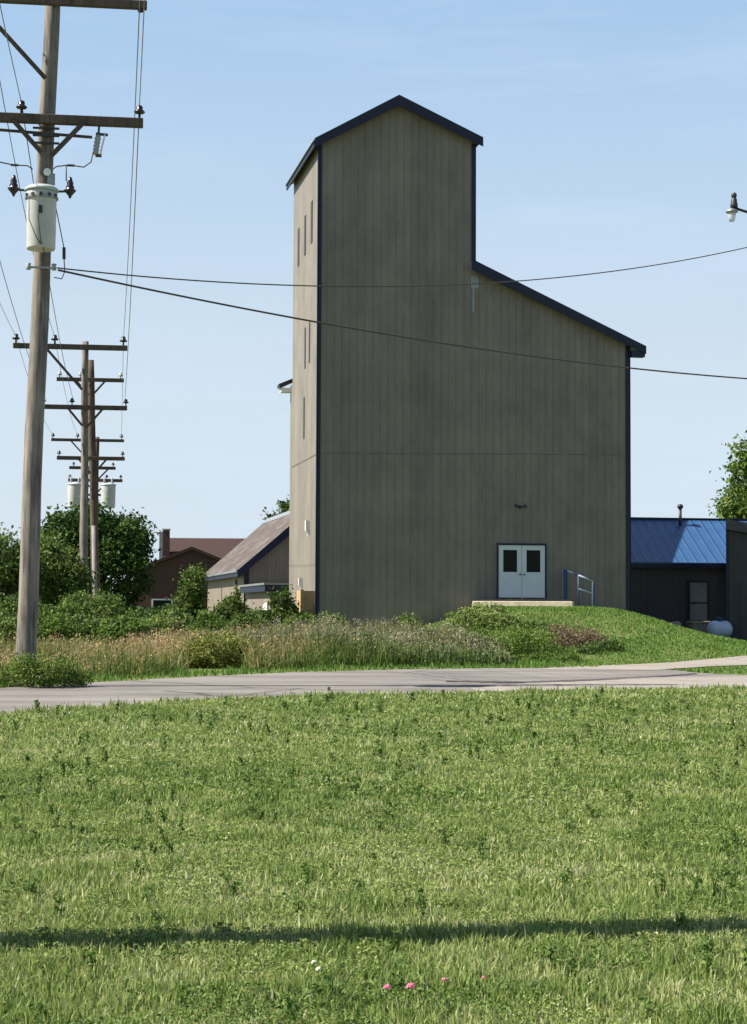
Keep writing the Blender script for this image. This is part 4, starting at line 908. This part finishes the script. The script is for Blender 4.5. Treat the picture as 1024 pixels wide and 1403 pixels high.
px_plant('weed_clump', 'broad leafy weeds low on the mound left of the withered patch', 'weeds', 705, -898, [(695, 880, 48, 20, 0, .8), (735, 888, 36, 14, 0, .6), (680, 898, 34, 14, 0, .6), (738, 872, 22, 10, 1, .5), (650, 880, 30, 20, 0, .7)], M['leaf_light'], 420, 24, .06, .12, group=wd, trunk_r=.03, tint=.62, seed=27, trunk_name='stems', leaf_name='foliage')
px_plant('weed_clump', 'withered reddish brown weeds on the mound below the railing', 'weeds', 782, -886, [(792, 872, 30, 9, 0, .8), (760, 868, 24, 8, 1, .7), (815, 877, 14, 8, 0, .5), (785, 882, 26, 6, -.5, .6)], M['leaf_red'], 170, 20, .06, .14, group=wd, trunk_r=.03, tint=.6, seed=24, trunk_name='stems', leaf_name='foliage')
px_plant('weed_clump', 'low green weeds at the right end of the weedy mound', 'weeds', 828, -892, [(832, 886, 24, 6, 0, .5), (806, 892, 22, 6, -1, .4)], M['leaf_mid'], 100, 26, .06, .06, group=wd, trunk_r=.03, tint=.35, seed=25, trunk_name='stems', leaf_name='foliage')
px_plant('weed_clump', 'dark leafy sprig high on the mound below the doors', 'weeds', 733, -862, [(733, 857, 18, 5, 0, .4), (752, 862, 14, 5, -1, .4)], M['leaf_mid'], 50, 26, .07, .06, group=wd, trunk_r=.03, tint=.3, seed=26, trunk_name='stems', leaf_name='foliage')
px_plant('weed_clump', 'green weeds along the foot of the mound beside the road', 'weeds', 770, -908, [(765, 902, 40, 8, 0, .4), (720, 906, 34, 8, 0, .4)], M['leaf_light'], 120, 26, .05, .05, group=wd, trunk_r=.02, tint=.35, seed=28, trunk_name='stems', leaf_name='foliage')
for q, (px, Y, rx, ry, mt, ti_, lb) in enumerate([
    (60, 50, 34, 20, 'leaf_light', .35, 'pale leafy bush right of the near pole, low behind the dry grass'),
    (118, 52, 30, 17, 'leaf_mid', .5, 'low green bush below the foot of the second pole'),
    (170, 50, 26, 14, 'leaf_light', .3, 'light green low bush left of the dark undergrowth'),
    (222, 56, 24, 16, 'leaf_mid', .8, 'bushy green clump before the brick building base'),
    (340, 60, 22, 16, 'leaf_mid', .35, 'weedy bush below the small side room'),
    (415, 58, 26, 14, 'leaf_light', .4, 'light green bush at the foot of the elevator corner'),
    (150, 66, 24, 22, 'leaf_dark', .8, 'dark bush right of the brown pole foot'),
    (-5, 48, 30, 24, 'leaf_mid', .7, 'green bush on the left edge above the dry grass')]):
    yc = HZ + 1.0*(HC-.3)/Y*F*.55
    px_plant('shrub', lb, 'shrub', px, Y, [(px, yc, rx, ry, 0, .7), (px-rx*.7, yc+5, rx*.6, ry*.7, .5, .5), (px+rx*.7, yc+4, rx*.7, ry*.75, -.5, .5)], M[mt], 190, 26, .09, .10, group=shr, tint=ti_, seed=40+q)

for q, (px, Y, hgt, mt, ti_, lb) in enumerate([
    (95, 57, 46, 'leaf_light', .5, 'upright ragged sapling right of the near pole, in front of the dark tree'),
    (35, 66, 62, 'leaf_light', .35, 'tall thin pale sapling touching the near pole'),
    (160, 70, 50, 'leaf_mid', .4, 'ragged shrub against the dark tree beneath the right transformer'),
    (190, 58, 26, 'leaf_light', .6, 'low yellowish bush in front of the brick building corner'),
    (238, 64, 34, 'leaf_mid', .7, 'ragged bush in front of the brick gable'),
    (285, 66, 28, 'leaf_light', .35, 'pale leafy bush below the left end of the barn wall'),
    (352, 66, 30, 'leaf_mid', .5, 'thin leafy shoots below the flat roofed side room'),
    (455, 66.5, 22, 'leaf_light', .45, 'weedy green bush against the foot of the dark front wall at its left'),
    (560, 66.8, 18, 'leaf_mid', .6, 'green bush against the front wall below its middle')]):
    rr = np.random.default_rng(60+q); y0 = HZ + (HC-tz(at(px, HZ, Y).x, Y))/Y*F
    bl = [(px+rr.normal()*hgt*.22, y0-hgt*f_, hgt*w_, hgt*.17, rr.normal()*.3, .45) for f_, w_ in ((.2, .45), (.4, .38), (.6, .26), (.8, .16), (.95, .08))]
    px_plant('shrub', lb, 'shrub', px, Y, bl, M[mt], 130, 20, .10, .13, group=shr, tint=ti_, seed=60+q)

# verge, rough grass, mound grass: one mass each
def far_verge():
    P = []
    # short green verge beyond the road
    x, y = scatter(90000, -12, 16, 26, 62); k = in_view(x, y, 1.15, 1.5) & (y > far_f(x)+.08) & (y < far_f(x)+3.2) & (x < 5); x, y = x[k], y[k]; n = len(x)
    h = .10*(0.5+gnoise(x, y, .7, 21))*RNG.uniform(.6, 1.4, n); P.append(blades(x, y, terrain(x, y), h, .026*RNG.uniform(.6, 1.4, n), .42+.35*(gnoise(x, y, 1.2, 22)-.5)+RNG.normal(0, .13, n), .5))
    return join(P)
V, T, t = far_verge(); setp(np_mesh('verge_grass', V, T, t, M['bank_grass']), 'short green verge along the far edge of the road', 'grass', kind='stuff')
x, y = scatter(260000, -16, 22, 34, 82); k = in_view(x, y, 1.2, 2) & (y > far_f(x)+.3) & (x > 1.5)
uu = (x-O.x)*U.x+(y-O.y)*U.y; ww = (x-O.x)*W.x+(y-O.y)*W.y
def in_poly(x, y, P):
    r = np.zeros(len(x), bool)
    for (x0, y0), (x1, y1) in zip(P, P[1:]+P[:1]):
        c = ((y0 > y) != (y1 > y)) & (x < (x1-x0)*(y-y0)/(y1-y0+1e-9)+x0); r ^= c
    return r
k &= ((ww < -.05) | (uu > DW+.4)) & (ww < WL) & ~in_poly(x, y, lane) & (y > far_f(x)+.1)
x, y = x[k], y[k]; n = len(x)
h = (.03+.035*nsstep(44, 50, y))*(0.5+gnoise(x, y, .9, 31))*RNG.uniform(.6, 1.4, n)
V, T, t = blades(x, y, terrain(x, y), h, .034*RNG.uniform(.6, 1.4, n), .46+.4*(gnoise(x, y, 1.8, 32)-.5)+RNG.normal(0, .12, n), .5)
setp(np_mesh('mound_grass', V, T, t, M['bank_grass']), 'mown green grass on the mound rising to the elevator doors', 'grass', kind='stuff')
# tall dry grass and seed heads
P = []
x, y = scatter(90000, -12, 4, 30, 62); k = in_view(x, y, 1.2, 1.5) & (y > far_f(x)+2.0) & (y < far_f(x)+19) & ~((np.abs(x-at(300, 890, 38)[0]) < .6) & (y < 39)) & (x < 0.5+2*gnoise(x, y, 2, 50)); x, y = x[k], y[k]; n = len(x)
c = gnoise(x, y, 1.6, 41); d = gnoise(x, y, 3.5, 42)
left = nsstep(-1.0, -4.5, x)
h = (.25+.55*c)*RNG.uniform(.45, 1.3, n)*(1-.15*left)
ti = .27+.22*left+.60*(d-.4)+.3*(gnoise(x, y, .8, 44)-.5)+RNG.normal(0, .15, n)
P.append(blades(x, y, terrain(x, y), h, .022*RNG.uniform(.6, 1.5, n), np.clip(ti, 0, 1), .5, tipt=.25))
m = 16000; j = RNG.choice(n, m); P.append(leaves(np.stack([x[j]+RNG.normal(0, .03, m), y[j], terrain(x[j], y[j])+h[j]*RNG.uniform(.75, 1.05, m)], 1), .05, np.clip(ti[j]+.3+RNG.normal(0, .12, m), 0, 1)))
m = 9000; j = RNG.choice(n, m); P.append(leaves(np.stack([x[j]+RNG.normal(0, .03, m), y[j], terrain(x[j], y[j])+h[j]*RNG.uniform(.1, .6, m)], 1), .06, np.clip(RNG.normal(.15, .1, m), 0, 1)))
V, T, t = join(P); setp(np_mesh('dry_grass', V, T, t, M['dry']), 'tall straw coloured dry grass beyond the road at left', 'grass', kind='stuff')
P = []
x, y = scatter(42000, -5, 7.5, 40, 60); k = (y > far_f(x)+1.6) & (y < far_f(x)+11) & (x > -4+2*gnoise(x, y, 2, 55)) & (x < 2.6+1.2*gnoise(x, y, 2, 56)); x, y = x[k], y[k]; n = len(x)
c = gnoise(x, y, 1.0, 61); h = (.40+.65*c)*RNG.uniform(.5, 1.15, n)*(1-.75*nsstep(1.2, 3.6, x)); z = terrain(x, y)
P.append(blades(x, y, z, h, .030*RNG.uniform(.6, 1.5, n), np.clip(.25+.3*(c-.5)+RNG.normal(0, .12, n), 0, 1), .22, tipt=.2))
m = 24000; j = RNG.choice(n, m); tt = RNG.uniform(.2, .9, m)
P.append(leaves(np.stack([x[j]+RNG.normal(0, .05, m), y[j]+RNG.normal(0, .05, m), z[j]+h[j]*tt], 1), .065, np.clip(RNG.normal(.30, .15, m), 0, 1)))
m = 2600; j = RNG.choice(n, m); kx = gnoise(x[j], y[j], .7, 70) > .42; j = np.repeat(j[kx], 9); m = len(j)
P.append(leaves(np.stack([x[j]+RNG.normal(0, .035, m), y[j]+RNG.normal(0, .035, m), z[j]+h[j]*.98+RNG.normal(0, .05, m)], 1), .04, np.clip(RNG.normal(.66, .13, m), 0, 1)))
V, T, t = join(P); setp(np_mesh('tall_weeds', V, T, t, M['seed']), 'tall weeds with pale seed heads before the elevator', 'weeds', kind='stuff')
# leafy cover behind, under the shrubs
x, y = scatter(60000, -22, 6, 50, 92); k = in_view(x, y, 1.25, 3) & ((x < O.x-.6)); x, y = x[k], y[k]; n = len(x); c = gnoise(x, y, 2.2, 81)
P = [leaves(np.stack([x, y, terrain(x, y)+(.08+.35*c)*RNG.uniform(.1, 1, n)], 1), .12, np.clip(.50+.6*(gnoise(x, y, 3, 83)-.5)+RNG.normal(0, .17, n), 0, 1))]
V, T, t = join(P); setp(np_mesh('undergrowth', V, T, t, M['leaf_mid']), 'leafy undergrowth covering the field behind the dry grass', 'undergrowth', kind='stuff')
# distant wood on the horizon
P = []; rg = np.random.default_rng(77); m = 260
xs = rg.uniform(-170, 220, m); bl = [((x_, 300+rg.uniform(-12, 12), -3.5+rg.uniform(.5, 3)), (rg.uniform(4, 8), 5, rg.uniform(2.2, 4))) for x_ in xs]
V, T, t = crown(2600, 14, bl, .9, 1.0, .5, rg); setp(np_mesh('far_wood', V, T, t, M['leaf_dark']), 'distant low wood along the horizon', 'trees', kind='stuff')

# ------------------------------------------------------------ clover flowers in the lawn
fg = 'clover flowers in the lawn'
fl_pts = [(531, 1357, 'pink', 1.0, 'bright pink clover flower at the bottom, left of the close pair'), (563, 1356, 'pink', 1.25, 'largest pink clover flower near the bottom edge'),
          (609, 1346, 'pink', .8, 'dull pink clover flower right of the bright close pair'), (663, 1343, 'pink', .6, 'tiny pink clover flower, rightmost of the pink ones'),
          (430, 1321, 'petal_white', .8, 'small white clover flower, the upper of two in the lawn'), (437, 1331, 'petal_white', .9, 'small white clover flower, the lower of two in the lawn')]
for px, py, mt, s, lbl in fl_pts:
    x_, y_ = g(px, py+20); hgt = .055; e = empty('clover_flower', (x_, y_, 0), label=lbl, cat='flower', group=fg)
    q = np.random.default_rng(int(px)); mb = MB()
    for i in range(60):
        d = Vector(q.normal(size=3)).normalized(); d.z = abs(d.z)*1.0-.25; c0 = Vector((0, 0, hgt)); r0 = .011*s
        mb.bar(c0, c0+d*r0*q.uniform(.85, 1.25), .0035*s, .0025*s)
    mb.build('head', M[mt], e); MB().tube([(0.004, 0, -.005), (0, .002, hgt*.5), (0, 0, hgt)], .0012, 6).build('stem', M['stem'], e)
